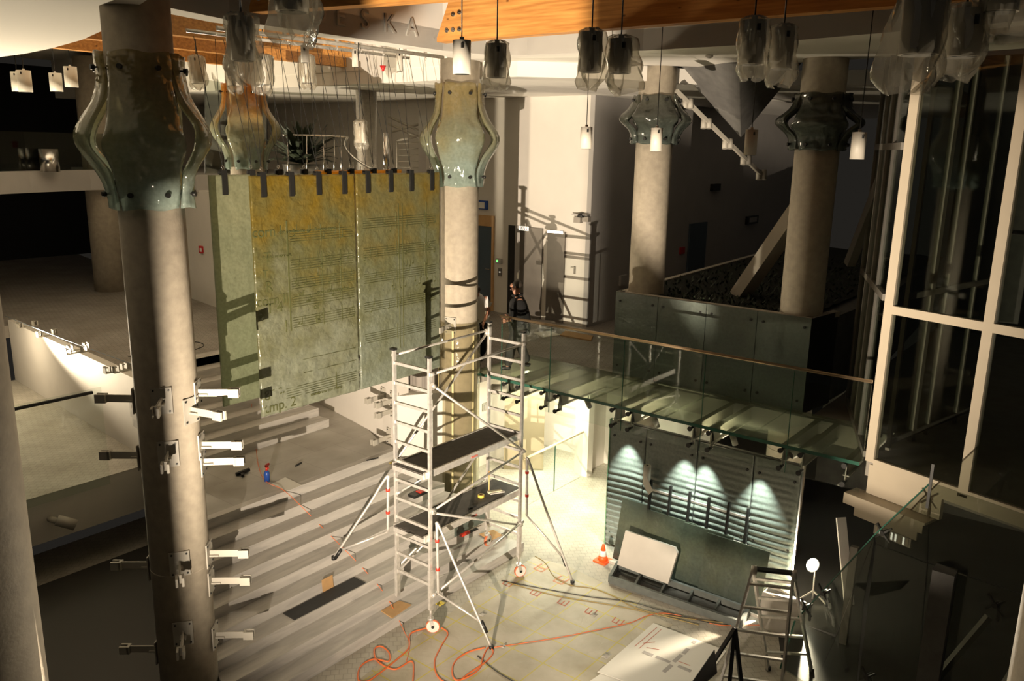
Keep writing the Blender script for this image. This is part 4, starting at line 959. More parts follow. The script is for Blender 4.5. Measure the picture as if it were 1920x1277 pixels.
# ================================================================== SCAFFOLD TOWER
sc = root('scaffold_tower', (8.65,7.68,0), 'aluminium rolling scaffold tower with two dark platforms standing over the stair foot', 'scaffold')
XL, XR, YF1, YR1 = 7.64, 9.69, 7.35, 8.02
red_o = mat('wheel_orange', (.62,.14,.05), .5); wheelw = mat('wheel_hub', (.62,.58,.52), .5)
for x, y, zb, ztp in ((XL,YF1,.36,4.06),(XL,YR1,.33,4.06),(XR,YF1,.36,4.06),(XR,YR1,.62,4.12)):
    po = MB().box((x-.025,y-.018,zb+.3), (x+.025,y+.018,ztp)).build('post', steel, sc)
    MB().box((x-.032,y-.026,zb), (x+.032,y+.026,zb+.62)).build('leg_extension', steel, sc)
    MB().box((x-.035,y-.03,ztp), (x+.035,y+.05,ztp+.03)).build('post_cap', darksteel, po)
rz_ = [3.884-.285*k for k in range(12)]
for x in (XL, XR):
    for z in rz_: MB().box((x-.017,YF1,z-.02), (x+.017,YR1,z+.02)).build('rung', steel, sc)
def brace(p, q, r=.018):
    a = MB().cyl(p, q, r, n=10); d = (Vector(q)-Vector(p)).normalized()
    a.cyl(Vector(p)-d*.02, Vector(p)+d*.07, r*1.6, n=8); a.cyl(Vector(q)-d*.07, Vector(q)+d*.02, r*1.6, n=8); a.build('brace', steel, sc)
f, b = YF1-.03, YR1+.03
brace((XL,f,3.84), (XR,f,3.90)); brace((XL+.02,b,3.98), (XR,b,4.0))
brace((XL,f-.03,3.70), (XR,f-.03,2.18)); brace((XR,b,3.98), (XL,b,2.40))
brace((XL,f,1.88), (XR,f,2.16)); brace((XL,f,1.86), (XR,f,.92)); brace((XR,b,2.2), (XL+.5,b,1.0)); brace((XL,f-.02,.60), (XR,f-.02,.98)); brace((XL,b,.75), (XR,b,1.55))
brace((XL,YR1-.02,1.95), (XL+.5,YF1+.25,2.30), .014); brace((XL,YR1-.02,.72), (XL+.45,YF1+.25,1.38), .014)
def platform(z, lab_y):
    MB().box((XL-.10,YF1+.05,z-.012), (XR+.10,YR1-.05,z)).build('platform_board', plank, sc)
    MB().box((XL-.08,YF1+.02,z-.085), (XR+.08,YF1+.05,z+.012)).build('platform_rail', steel, sc)
    MB().box((XL-.08,YR1-.05,z-.085), (XR+.08,YR1-.02,z+.012)).build('platform_rail', steel, sc)
    for x in (XL-.1, XR+.06): MB().box((x,YF1+.04,z-.09), (x+.04,YR1-.04,z-.02)).build('platform_end_bar', steel, sc)
    MB().box((XL+.88,YF1+.013,z-.055), (XL+1.02,YF1+.02,z-.03)).build('red_sticker', mat('sticker_red', (.45,.12,.09), .6), sc)
platform(2.44, 0); platform(1.50, 0)
def caster(x, y, z, zt, yaw=.4):
    c = Vector((x, y, z+.10)); ax = Vector((math.cos(yaw), math.sin(yaw), 0)); side = Vector((-ax.y, ax.x, 0)); c = c+ax*.03
    a = MB().cyl((x,y,z+.20), (x,y,zt), .018, n=10); a.cyl((x,y,z+.2), (x,y,z+.235), .045, n=14)
    for s_ in (-1, 1): a.bar(Vector((x,y,z+.21))+side*.03*s_, c+side*.03*s_, .05, .006, side)
    o = a.build('caster_fork', steel, sc)
    for rr, w_, m_, nm in ((.10,.020,red_o,'wheel_tyre'),(.089,.023,wheelw,'wheel_disc'),(.022,.038,darksteel,'wheel_hub')):
        MB().cyl(c-side*w_, c+side*w_, rr, n=28).build(nm, m_, o)
caster(XL, YF1, 0, .45, -.9); caster(XR, YF1, 0, .45, -.5); caster(XR, YR1, HR*2, .75, .2)
def outrigger(top, low, foot, knee):
    """bent tube from the post down to the foot and back up to the post"""
    top, low, foot, knee = map(Vector, (top, low, foot, knee))
    o = MB().tube(smooth_path([low, low.lerp(top,.5), top-Vector((0,0,.10)), top, top.lerp(foot,.10)+Vector((0,0,.02)), top.lerp(foot,.3), top.lerp(foot,.6), foot], 6), .02, 10).build('outrigger_tube', steel, sc)
    MB().tube([low, low.lerp(knee,.5), knee], .018, 8).build('outrigger_strut', steel, sc)
    MB().cyl(knee-(foot-top).normalized()*.03, knee+(foot-top).normalized()*.15, .026, n=10).build('outrigger_sleeve', darksteel, sc)
    MB().cyl(foot-Vector((0,0,.02)), foot+Vector((0,0,.03)), .035, n=12).build('rubber_foot', black, o)
    for z in (.35, .75): MB().cyl(low.lerp(top,z)-Vector((0,0,.02)), low.lerp(top,z)+Vector((0,0,.02)), .030, n=10).build('red_clamp', red, o)
outrigger((7.70,7.28,1.70), (7.70,7.26,.62), (7.89,6.43,.02), (7.87,6.58,.35))
outrigger((9.76,7.28,2.05), (9.76,7.26,1.08), (10.09,6.56,.02), (10.03,6.72,.42))
outrigger((7.56,8.10,2.22), (7.56,8.12,1.35), (7.00,8.66,.975), (7.06,8.58,1.10))
# ================================================================== THINGS ON THE STAIRS
def on(px, py, z): return oz(px, py, z)
def treadz(y): return HR*(int((y-Y1)/TR)+1) if y < Y1+9*TR else ZL
sb = root('spray_bottle', on(501,902,ZL), 'blue spray bottle with red nozzle standing on the stair landing', 'bottle'); c = Vector((*ORG[sb.name].xy,0))
MB().lathe(c, [(.045,ZL),(.048,ZL+.13),(.04,ZL+.16),(.016,ZL+.185)], 20).build('bottle_body', blue, sb)
a = MB().cyl(c+Vector((0,0,ZL+.185)), c+Vector((0,0,ZL+.25)), .018, n=10); a.bar(c+Vector((-.02,0,ZL+.26)), c+Vector((.07,.03,ZL+.27)), .025, .035); a.bar(c+Vector((.03,0,ZL+.25)), c+Vector((.035,0,ZL+.20)), .012, .01); a.build('nozzle', red, sb)
P4 = [on(507,909,ZL), on(535,895,ZL), on(566,910,ZL), on(540,921,ZL)]
tag(MB().poly3([p+Vector((0,0,.004)) for p in P4], .003).build('paper_sheet', paper), 'white sheet of paper lying on the landing edge beside the blue bottle', 'paper')
ct = root('black_power_tool', on(455,889,ZL), 'black hand tool lying on the landing left of the blue bottle', 'tool'); c = ORG[ct.name]
MB().bar(c+Vector((-.12,.0,.03)), c+Vector((.12,-.02,.05)), .05, .05).build('tool_body', black, ct); MB().bar(c+Vector((-.02,0,.03)), c+Vector((-.08,-.13,.03)), .045, .04).build('tool_grip', black, ct)
c = on(560,872,ZL); tag(MB().bar(c+Vector((-.08,-.02,.012)), c+Vector((.08,.03,.012)), .025, .02).build('screwdriver', darksteel), 'small dark screwdriver lying on the landing behind the paper', 'tool')
c = on(697,862,ZL); tag(MB().bar(c+Vector((-.10,.02,.012)), c+Vector((.12,-.04,.012)), .02, .02).build('thin_rod', darksteel), 'thin dark rod lying on the landing near the wall corner', 'tool')
c = on(716,862,treadz(10.1)); 
# mat + cardboard
ym = 8.60; zt_ = treadz(8.5)
mt = [(6.15,8.43),(7.38,8.47),(7.45,8.72),(6.25,8.72)]
zt_ = treadz(8.6)
tag(MB().prism([(6.12,8.45),(7.40,8.45),(7.40,8.70),(6.12,8.70)], treadz(8.5)+.001, treadz(8.5)+.012).build('rubber_mat', rubmat), 'long dark rubber mat lying on a stair tread under the rear scaffold outrigger', 'mat')
zt2 = treadz(8.5)
tag(MB().add([(6.82,8.715,zt2+.012),(7.02,8.72,zt2+.012),(7.02,8.735,zt2+.20),(6.82,8.73,zt2+.20),(6.82,8.707,zt2+.012),(7.02,8.712,zt2+.012),(7.02,8.727,zt2+.20),(6.82,8.722,zt2+.20)], [(0,1,2,3),(7,6,5,4),(0,4,5,1),(1,5,6,2),(2,6,7,3),(3,7,4,0)]).build('cardboard_piece', cardb), 'orange-brown cardboard piece propped against a riser at the rubber mat', 'cardboard')
z2 = treadz(8.0); tag(MB().prism([(7.35,7.84),(7.78,7.88),(7.74,8.10),(7.38,8.10)], .160, .172).build('cardboard_sheet', cardb), 'brown cardboard sheet under the rear left scaffold leg', 'cardboard')
c = on(783,943,treadz(9.3)); c.z = treadz(c.y); tb = root('tool_case', c, 'flat dark case with red lid on the steps behind the scaffold', 'case')
MB().box(c+Vector((-.17,-.10,0)), c+Vector((.17,.06,.05))).build('case_body', darksteel, tb); MB().box(c+Vector((-.02,-.10,.05)), c+Vector((.17,.02,.065))).build('case_lid', red, tb)
def rag(px, py, z, m, label, s=.09, name='rag', cat='rag'):
    c = on(px, py, z); rnd = random.Random(px); P = []
    for i in range(7):
        P.append([c+Vector(((i/6-.5)*2*s*(1+.2*rnd.random()), (j/6-.5)*1.5*s*(1+.2*rnd.random()), .008+.05*max(0, math.sin(i*1.9+j*1.3+px))*(1-abs(i/3-1))*(1-abs(j/3-1)))) for j in range(7)])
    return tag(MB().shell(P, -.004).build(name, m), label, cat)
rag(737,868,treadz(10.0), yellowp, 'small yellow object on the top step by the wall corner', .05, 'yellow_scrap', 'scrap')
rag(823,1080,treadz(8.0), dustcloth, 'crumpled pale rag on a step behind the front left scaffold post', .07)
rag(826,1132,treadz(7.9), yellowp, 'crumpled yellow cloth on the lowest step by the front left scaffold post', .06, 'yellow_cloth', 'rag')
rag(1113,1154,0, dustcloth, 'small crumpled rag on the ground sheet below the traffic cone', .05)
rag(1137,1230,0, dustcloth, 'torn paper scrap at the edge of the ground sheet, left of the marked boards', .06, 'paper_scrap', 'scrap')
rag(945,1213,0, dustcloth, 'small brown scrap on the ground sheet near the outrigger foot', .035, 'brown_scrap', 'scrap')
rag(905,1152,0, dustcloth, 'small rag beside the stairs behind the front outrigger', .05)
# glass box edge and tools on the low steps behind the scaffold
c = on(888,1013,.62)
gb_ = root('glass_box_pane', (9.75,8.35,.48), 'greenish glass pane standing on the low steps behind the scaffold wheels', 'glass panel')
MB().box((9.35,8.43,.477), (10.2,8.445,.80)).build('pane', cladg, gb_)
c = Vector((9.55,8.35,.477)); sawm = root('red_hand_saw', c, 'red and dark hand tool lying on the steps behind the lower platform', 'tool')
MB().bar(c+Vector((-.15,0,.03)), c+Vector((.05,-.01,.03)), .05, .04).build('tool_handle', red, sawm); MB().bar(c+Vector((.05,-.01,.02)), c+Vector((.25,-.02,.02)), .06, .012).build('tool_blade', darksteel, sawm)
tag(MB().add([Vector(v) for v in ((9.85,8.08,.33),(10.15,8.05,.33),(10.2,8.3,.34),(9.9,8.38,.34),(9.87,8.1,.345),(10.12,8.08,.345),(10.17,8.28,.35),(9.92,8.35,.35))], [(0,3,2,1),(4,5,6,7),(0,1,5,4),(1,2,6,5),(2,3,7,6),(3,0,4,7)]).build('cardboard_sheet', cardb), 'pale cardboard sheet on the steps under the rear right scaffold wheel', 'cardboard')
# items on the lower platform
zp = 1.501
c = on(902,932,zp); tr_ = root('tape_roll', c, 'yellow roll of tape on the lower scaffold platform', 'tape roll')
MB().lathe((c.x,c.y,zp), [(.052,0),(.052,.04),(.034,.04),(.034,0)], 24).build('tape', yellowp, tr_); MB().lathe((c.x,c.y,zp), [(.034,.001),(.034,.042),(.028,.042),(.028,.001)], 20).build('cardboard_core', cardb, tr_)
c = on(928,925,zp); bb = root('hand_brush', c, 'hand brush with long bristles lying at the far end of the lower platform', 'brush')
MB().bar(c+Vector((-.10,.06,.03)), c+Vector((.10,-.05,.03)), .06, .03).build('brush_back', brush, bb); MB().bar(c+Vector((-.10,.02,.02)), c+Vector((.12,-.09,.02)), .05, .02).build('bristles', dustcloth, bb)
MB().cyl(c+Vector((-.05,.08,.04)), c+Vector((.0,.12,.34)), .012, n=8).build('handle', woodframe, bb)
c = on(885,952,zp); tag(MB().bar(c+Vector((-.08,.01,.008)), c+Vector((.08,-.01,.008)), .02, .012).build('pencil', darksteel), 'dark pen lying in the middle of the lower scaffold platform', 'pen')
c = on(765,1005,zp); tag(MB().box(c+Vector((-.07,-.06,0)), c+Vector((.07,.05,.006))).build('note_card', dustcloth), 'small grey card at the left end of the lower scaffold platform', 'card')
# ================================================================== CABLES AND HOSES
def cable(pts, r, m, label, cat='cable', name='power_cable', n=8):
    return tag(MB().tube(smooth_path(pts, n), r, 6).build(name, m), label, cat)
def F(px, py, z=.012): return oz(px, py, z)
def onst(px, py):      # a point lying on the stairs' surface under this sight line
    for y in [Y1+.004*k for k in range(700)]:
        z = treadz(y); p = oz(px, py, z)
        if abs(p.y-y) < .01: return Vector((p.x, p.y, z+.012))
    for i in range(9):
        p = oy(px, py, Y1+i*TR)
        if i*HR-.01 <= p.z <= (i+1)*HR+.01: return Vector((p.x, p.y-.012, p.z))
    return oz(px, py, ZL+.012)
cable([oz(472,752,2.0), oz(472,765,1.9), oz(474,790,1.62), oz(480,840,ZL+.012), oz(485,875,ZL+.012), oz(498,902,ZL+.012), oz(530,918,ZL+.012)]+
      [Vector(p)+Vector((0,0,.02)) for p in (onst(560,948), onst(600,988), onst(640,1028), onst(680,1068), onst(712,1105), onst(735,1140))]+[F(757,1182), F(768,1208), F(762,1240)], .005, orange, 'thin orange cable running down the stairs from behind the hanging glass', n=6)
cable([F(803,1177),F(770,1188),F(766,1215),F(740,1240),F(712,1262),F(690,1277),F(672,1275),F(676,1250),F(700,1236),F(728,1240),F(730,1225),F(715,1212),F(702,1218),F(708,1240),F(740,1255),F(772,1240),F(775,1270),F(770,1300)], .011, orange, 'thick orange hose coiled on the floor at the foot of the stairs', 'hose', 'orange_hose')
cable([F(828,1177),F(840,1188),F(828,1210),F(815,1240),F(822,1270),F(850,1282),F(880,1262),F(912,1240),F(925,1222),F(915,1215),F(905,1235),F(900,1252),F(880,1268),F(855,1275),F(848,1258),F(855,1238),F(880,1222),F(910,1214)], .011, orange, 'orange hose loop under the front outrigger of the scaffold', 'hose', 'orange_hose')
cable([F(925,1214),F(1000,1203),F(1060,1193),F(1120,1181),F(1180,1168),F(1215,1154),F(1250,1150),F(1300,1160),F(1350,1172),F(1400,1172),F(1470,1172)], .005, orange, 'thin orange cable running right across the ground sheet to the ladder')
cable([F(1003,1043),F(1022,1055),F(1040,1082),F(1070,1097),F(1110,1103),F(1150,1118),F(1185,1137),F(1230,1150),F(1290,1160),F(1380,1170)], .006, yellowc, 'olive cable curving past the right outrigger foot towards the crate')
cable([F(940,1088),F(1000,1100),F(1100,1118),F(1180,1128),F(1240,1145),F(1330,1168)], .006, darkcable, 'dark cable on the ground sheet, upper of two running side by side')
cable([F(952,1092),F(1040,1116),F(1150,1135),F(1230,1152),F(1310,1172)], .006, yellowc, 'olive cable on the ground sheet, lower of two running side by side')
cable([F(895,1230),F(930,1258),F(965,1280),F(990,1300)], .007, darkcable, 'short dark cable at the bottom of the ground sheet')
cable([Vector((6.95,14.5,2.72)), oz(380,650,2.71), oz(330,640,2.71), oz(290,672,2.71), oz(240,668,2.71)], .008, darkcable, 'dark cable looping over the upper floor behind the left foreground column')
# ================================================================== FLOOR COVERINGS
def cover_mat():
    m = bpy.data.materials.new('marked_dust_sheet'); m.use_nodes = True; nt = m.node_tree; L = nt.links.new; b_ = nt.nodes['Principled BSDF']
    tc = nt.nodes.new('ShaderNodeTexCoord'); k = nt.nodes.new('ShaderNodeTexBrick'); k.offset = 0; mp = nt.nodes.new('ShaderNodeMapping'); mp.inputs['Scale'].default_value = (1.9,1.9,1.9); L(tc.outputs['Object'], mp.inputs[0])
    k.inputs['Brick Width'].default_value = 1; k.inputs['Row Height'].default_value = 1; k.inputs['Scale'].default_value = 1; k.inputs['Mortar Size'].default_value = .02
    k.inputs['Color1'].default_value = (.52,.47,.38,1); k.inputs['Color2'].default_value = (.52,.47,.38,1); k.inputs['Mortar'].default_value = (.58,.50,.12,1); L(mp.outputs[0], k.inputs['Vector'])
    n = nt.nodes.new('ShaderNodeTexNoise'); n.inputs['Scale'].default_value = 1.1; n.inputs['Detail'].default_value = 8; L(tc.outputs['Object'], n.inputs['Vector'])
    r = nt.nodes.new('ShaderNodeValToRGB'); r.color_ramp.elements[0].position = .35; r.color_ramp.elements[0].color = (.66,.64,.56,1); r.color_ramp.elements[1].position = .6; r.color_ramp.elements[1].color = (1,1,1,1); L(n.outputs['Fac'], r.inputs['Fac'])
    mx = nt.nodes.new('ShaderNodeMix'); mx.data_type = 'RGBA'; mx.blend_type = 'MULTIPLY'; mx.inputs[0].default_value = 1; L(k.outputs[0], mx.inputs[6]); L(r.outputs[0], mx.inputs[7]); L(mx.outputs[2], b_.inputs['Base Color'])
    n4 = nt.nodes.new('ShaderNodeTexNoise'); n4.inputs['Scale'].default_value = 4; n4.inputs['Detail'].default_value = 4; n4.inputs['Distortion'].default_value = 1.5; L(tc.outputs['Object'], n4.inputs['Vector'])
    bp = nt.nodes.new('ShaderNodeBump'); bp.inputs['Strength'].default_value = .22; bp.inputs['Distance'].default_value = .04; L(n4.outputs['Fac'], bp.inputs['Height']); L(bp.outputs[0], b_.inputs['Normal'])
    b_.inputs['Roughness'].default_value = .55; return m
gs = root('ground_sheet', (8.6,6.2,0), 'crumpled pale ground sheet with yellow lines and red marks in front of the stairs', 'ground sheet')
pv = [F(640,1300,.0), F(800,1180,0), F(1000,1045,0), F(1065,1062,0), F(1140,1098,0), F(1205,1120,0), F(1190,1140,0), F(1262,1172,0), F(1130,1250,0), F(1110,1300,0), F(800,1330,0)]
MB().prism([(p.x,min(p.y,7.78)) for p in pv], .001, .006).build('sheet', cover_mat(), gs)
rdm = mat('red_marking', (.50,.16,.10), .7)
a_i = 0
for k in range(5):
    c = F(955+k*52, 1100+k*18, .007)
    a = MB()
    for dx, dy, ex, ey in ((0,0,.16,.02),(0,0,.0,.14),(0,.07,.12,.08),(0,.14,.14,.16)): a.bar(c+Vector((dx,dy,0)), c+Vector((ex,ey,0)), .018, .002)
    a.build('red_letter', rdm, gs)
for px, py in ((1015,1065),(1052,1088)):
    c = F(px, py, .007); a = MB()
    for dx, dy, ex, ey in ((-.1,-.08,.12,-.08),(-.1,.08,.12,.08),(-.1,-.08,-.1,.08),(0,-.08,0,.08)): a.bar(c+Vector((dx,dy,0)), c+Vector((ex,ey,0)), .03, .002)
    a.build('red_letter', mat('orange_marking', (.62,.30,.18), .7), gs)
board = root('marked_boards', F(1250,1230,0), 'white board sheets with red writing and a cross of grey tape strips', 'board')
bp4 = [F(1225,1170,0), F(1362,1222,0), F(1290,1320,0), F(1120,1262,0)]
MB().prism([(p.x,p.y) for p in bp4], .007, .016).build('board_sheet', paper, board)
for s_, e_ in (((1206,1222),(1224,1229)),((1230,1231),(1256,1242)),((1299,1206),(1303,1202)),((1281,1226),(1290,1216)),((1263,1241),(1278,1228)),((1244,1260),(1259,1247)),((1271,1249),(1295,1259))):
    MB().bar(F(*s_, .018), F(*e_, .018), .055, .003).build('tape_strip', grey_pl, board)
a = 0
for s_, e_ in (((1232,1176),(1190,1212)),((1240,1180),(1198,1216)),((1212,1214),(1236,1218)),((1206,1206),(1228,1204)),((1272,1240),(1294,1248))):
    MB().bar(F(*s_, .018), F(*e_, .018), .008, .002).build('red_writing', rdm, board)
tag(MB().prism([(p.x,p.y) for p in (F(1130,1262,0), F(1200,1292,0), F(1150,1340,0), F(1060,1310,0))], .007, .012).build('paper_sheet', paper), 'white paper sheet at the bottom edge left of the marked boards', 'paper')

# ================================================================== CONE, LADDER, WORK LAMP
c = F(1130,1052,0); cn = root('traffic_cone', c, 'orange traffic cone with a white band beside the ribbed glass wall', 'traffic cone')
MB().box(c+Vector((-.12,-.12,0)), c+Vector((.12,.12,.03))).build('base', cone_o, cn)
MB().lathe(c, [(.088,.03),(.068,.11)], 24).build('lower_cone', cone_o, cn); MB().lathe(c, [(.068,.11),(.044,.20)], 24).build('white_band', whiteb, cn); MB().lathe(c, [(.044,.20),(.02,.31),(.012,.315)], 24).build('upper_cone', cone_o, cn)
ld = root('step_ladder', (9.45,3.3,0), 'steel double step ladder standing in front of the work lamp', 'ladder')
top = Vector((9.52,3.33,1.60)); SH = Vector((.10,-.13,0)); sd = Vector((.30,-.53,0)).normalized()
fa1, fa2 = Vector((8.79,3.67,0))+SH, Vector((9.12,2.97,0))+SH; ra1, ra2 = Vector((9.80,3.38,0))+SH, Vector((10.16,2.92,0))+SH
tA, tB = Vector((9.38,3.56,1.60))+SH, Vector((9.60,3.12,1.60))+SH
def ladder_side(f1, f2, t1, t2, nm):
    t1 = Vector(t1); t2 = Vector(t2)
    for p, q in ((f1,t1),(f2,t2)): MB().bar(p, q, .028, .06, (1,0,0)).build('rail', steel, ld)
    for k in range(1, 6):
        s_ = k/5.6; MB().bar(f1.lerp(t1,s_), f2.lerp(t2,s_), .035, .03).build(nm, steel, ld)
    for p in (f1, f2): MB().cyl(p, p+Vector((0,0,.05)), .035, n=10).build('rubber_foot', black, ld)
ladder_side(fa1, fa2, tA, tB, 'rung'); ladder_side(ra1, ra2, tA+Vector((.06,.03,0)), tB+Vector((.06,.03,0)), 'rung')
MB().bar(tA+Vector((.03,0,.0)), tB+Vector((.03,0,.0)), .09, .03).build('top_bar', darksteel, ld)
for p in (tA, tB): MB().cyl(p+Vector((.03,0,-.02))-sd*.03, p+Vector((.03,0,-.02))+sd*.03, .06, n=18).build('hinge', steel, ld)
wl = root('work_lamp', (LA.x+.12, LA.y-.02, 0), 'small very bright work lamp on a stand behind the ladder', 'lamp')
c = Vector((LA.x, LA.y, 0)); dirl = (Vector((8.6,5.2,3.2))-LA).normalized()
MB().cyl(LA+dirl*.01, LA+dirl*.02, .10, n=24).build('lamp_glass', lamp_face, wl)
MB().cyl(LA-dirl*.07, LA+dirl*.008, .06, .115, n=24).build('reflector_housing', darksteel, wl)
MB().cyl((LA.x+.1,LA.y-.02,.0), (LA.x+.07,LA.y-.02,LA.z), .014, n=8).build('stand', steel, wl)
for q in range(3): MB().bar((LA.x+.1,LA.y-.02,.15), (LA.x+.1+.25*math.cos(q*2.1+.3),LA.y-.02+.25*math.sin(q*2.1+.3),.01), .02, .02).build('stand_leg', steel, wl)
a = MB(); P = [ox(1506,1115,11.3), ox(1438,1108,11.3), ox(1430,1165,11.2), ox(1480,1200,11.1)]
q = root('white_sack', F(1465,1180,0), 'bulging white sack or sheet standing behind the ladder', 'sack'); c = F(1462,1178,0)
P = []
for i in range(9):
    z = .52*i/8; P.append([c+Vector(((.17+.05*math.sin(3*PI*i/8))*math.cos(2*PI*k/20)*(1-.15*i/8), (.34+.03*math.sin(k))*math.sin(2*PI*k/20)*(1-.08*i/8), z+.03*math.sin(3*2*PI*k/20)*(i/8))) for k in range(20)])
MB().grid(P, True).add([p for p in P[-1]], [tuple(range(20))]).build('sack_body', stonew, q)
# black trestle at the bottom
tr2 = root('black_trestle', F(1370,1290,0), 'black folding trestle cut off by the bottom edge left of the ladder', 'trestle')
Tt = oz(1378,1178,.95); 
for px, py in ((1366,1300),(1392,1300),(1300,1300)):
    p = oz(px, py, .2); MB().bar(Tt, Tt+(p-Tt)*1.15, .05, .03).build('leg', black, tr2)
q1_, q2_, q3_ = oz(1340,1218,.85), oz(1345,1262,.7), oz(1300,1300,.7)
MB().poly3([q1_, q2_, q3_, oz(1285,1298,.8)], .02).build('side_plate', black, tr2)
# ================================================================== STORED GLASS, RACK, SLAB, CRATE
XS = 11.30
def leaner(y0, y1, zt, xb, xt, m, name, label, thick=.02, g=None, seed=0):
    a = MB().add([(xb,y0,0.005),(xb,y1,0.005),(xt,y1,zt),(xt,y0,zt),(xb+thick,y0,0.005),(xb+thick,y1,0.005),(xt+thick,y1,zt),(xt+thick,y0,zt)], [(0,1,2,3),(7,6,5,4),(0,4,5,1),(1,5,6,2),(2,6,7,3),(3,7,4,0)])
    return tag(a.build(name, m), label, 'glass sheet', g)
GS = 'glass sheets stored upright against the ribbed wall'
leaner(5.75, 6.50, 1.02, 11.22, 11.46, sheetg, 'stored_glass_sheet', 'leftmost dark glass sheet leaning by the traffic cone', g=GS)
leaner(5.10, 5.98, 1.0, 11.14, 11.38, sheetg, 'stored_glass_sheet', 'dark glass sheet leaning behind the white slab', g=GS)
leaner(4.45, 5.28, 1.0, 11.09, 11.33, sheetg, 'stored_glass_sheet', 'dark glass sheet leaning in the middle of the row, right of the white slab', g=GS)
leaner(3.85, 4.85, .98, 11.03, 11.27, sheetg, 'stored_glass_sheet', 'rightmost dark glass sheet leaning next to the ladder', g=GS)
rk = root('steel_rack', (11.4,5.1,0), 'dark steel rack with six upright posts rising behind the stored glass sheets', 'rack')
for k, y in enumerate((5.97,5.61,5.27,4.94,4.61,4.30)):
    MB().bar((11.34,y,.02), (11.50 if 0 else 11.44,y,1.50), .035, .05, (1,0,0)).build('post', darksteel, rk)
MB().bar((11.46,6.0,1.33), (11.46,4.27,1.33), .03, .03).build('cross_rail', steel, rk); MB().bar((11.42,6.0,.90), (11.42,4.27,.90), .03, .03).build('cross_rail', steel, rk)
pr_ = root('paper_roll', ox(1213,890,11.42), 'white paper roll hanging on the first post of the rack', 'paper roll'); c = ORG[pr_.name]
MB().cyl(c+Vector((0,.0,-.16)), c+Vector((0,0,.16)), .062, n=24).build('roll', paper, pr_); MB().cyl(c+Vector((0,0,.15)), c+Vector((0,0,.165)), .02, n=12).build('core', darksteel, pr_)
MB().add([c+Vector(v) for v in ((-.06,-.02,.0),(-.06,.03,-.16),(-.09,-.10,-.30),(-.10,-.18,-.20),(-.055,-.02,.0),(-.055,.03,-.16),(-.085,-.10,-.30),(-.095,-.18,-.20))], [(0,1,2,3),(7,6,5,4),(0,4,5,1),(1,5,6,2),(2,6,7,3),(3,7,4,0)]).build('loose_end', paper, pr_)
a = MB(); y0, y1, zb, ztp = 5.22, 6.20, .13, .68
cs = [(10.86,y1,zb),(10.84,y0+.04,zb-.0),(11.02,y0,ztp-.07),(11.04,y0+.06,ztp),(11.04,y1-.02,ztp)]
n = len(cs); v = [Vector(p) for p in cs]; a.add(v+[p+Vector((.05,0,-.01)) for p in v], [tuple(range(n)), tuple(range(2*n-1,n-1,-1))]+[(i,n+i,n+(i+1)%n,(i+1)%n) for i in range(n)])
tag(a.build('white_slab', stonew), 'white board with a clipped corner leaning on the crate against the stored glass', 'board')
cr = root('long_flat_crate', (10.75,5.1,0), 'long flat dark crate frame with cross slats lying on the floor before the stored glass', 'crate')
K = [Vector((10.47,6.08,0)), Vector((10.93,6.42,0)), Vector((11.02,4.02,0)), Vector((10.58,4.00,0))]
K[0] = Vector((10.47,6.10,0)); K[3] = Vector((10.60,3.95,0)); K[1] = Vector((10.97,6.25,0)); K[2] = Vector((11.02,4.0,0))
crm = mat('crate_grey_timber', (.10,.11,.10), .7, noise=.3, nscale=8)
for p, q in ((K[0],K[3]),(K[1],K[2]),(K[0],K[1]),(K[3],K[2])): MB().bar(p+Vector((0,0,.07)), q+Vector((0,0,.07)), .05, .12).build('frame_board', crm, cr)
for s_ in (.2,.4,.6,.8): MB().bar(K[0].lerp(K[3],s_)+Vector((0,0,.06)), K[1].lerp(K[2],s_)+Vector((0,0,.06)), .035, .09).build('cross_slat', crm, cr)
MB().prism([(p.x,p.y) for p in (K[0],K[3],K[2],K[1])], .004, .02).build('bottom_board', plank, cr)
sk = MB().box((11.02,3.7,0), (11.08,6.45,.05)); tag(sk.build('floor_batten', stonew), 'pale batten on the floor along the foot of the stored glass', 'batten')

# ================================================================== GALLERY, PLANT, FAR RAILINGS
gsl = MB().prism([(11.6,19.2),(13.0,18.0),(16,16.6),(16,25.9),(11.6,25.9)], 5.55, 5.98)
struct('floor_gallery', gsl, grey_pl)
a = MB(); arc = [(5.0,19.6),(6.0,20.6),(7.4,21.4),(8.8,21.9),(10.4,22.2),(11.7,22.0)]
for i in range(len(arc)-1):
    p, q = arc[i], arc[i+1]; a.prism([p, q, (q[0],q[1]+.3), (p[0],p[1]+.3)], 5.50, 6.02)
struct('trim_gallery_edge', a, grey_pl)
grl = root('gallery_glass_rail', (8,21.2,6.02), 'dim glass railing on the curved gallery in the dark upper left', 'balustrade')
for i in range(len(arc)-1):
    p, q = arc[i], arc[i+1]; MB().poly3([(p[0],p[1]+.1,6.02),(q[0],q[1]+.1,6.02),(q[0],q[1]+.1,6.95),(p[0],p[1]+.1,6.95)], .012).build('glass_pane', smoky, grl)
p = od(110,305,20); cyl_ = root('steel_bin', (p.x,p.y,6.02), 'shiny steel cylinder behind the dim gallery railing at far left', 'bin')
MB().cyl((p.x,p.y+.5,6.0), (p.x,p.y+.5,6.55), .22, n=24).build('bin_body', chrome, cyl_)
pp = od(568,318,17.5); pp.z = 5.98
pt = root('potted_agave', pp, 'big spiky dark plant in a grey pot on the far gallery behind the hanging glass', 'potted plant')
MB().lathe(pp, [(.36,0),(.42,.38),(.38,.38),(.37,.34)], 24).build('pot', mat('steel_pot', (.30,.30,.29), .3, .7), pt)
rn = random.Random(3)
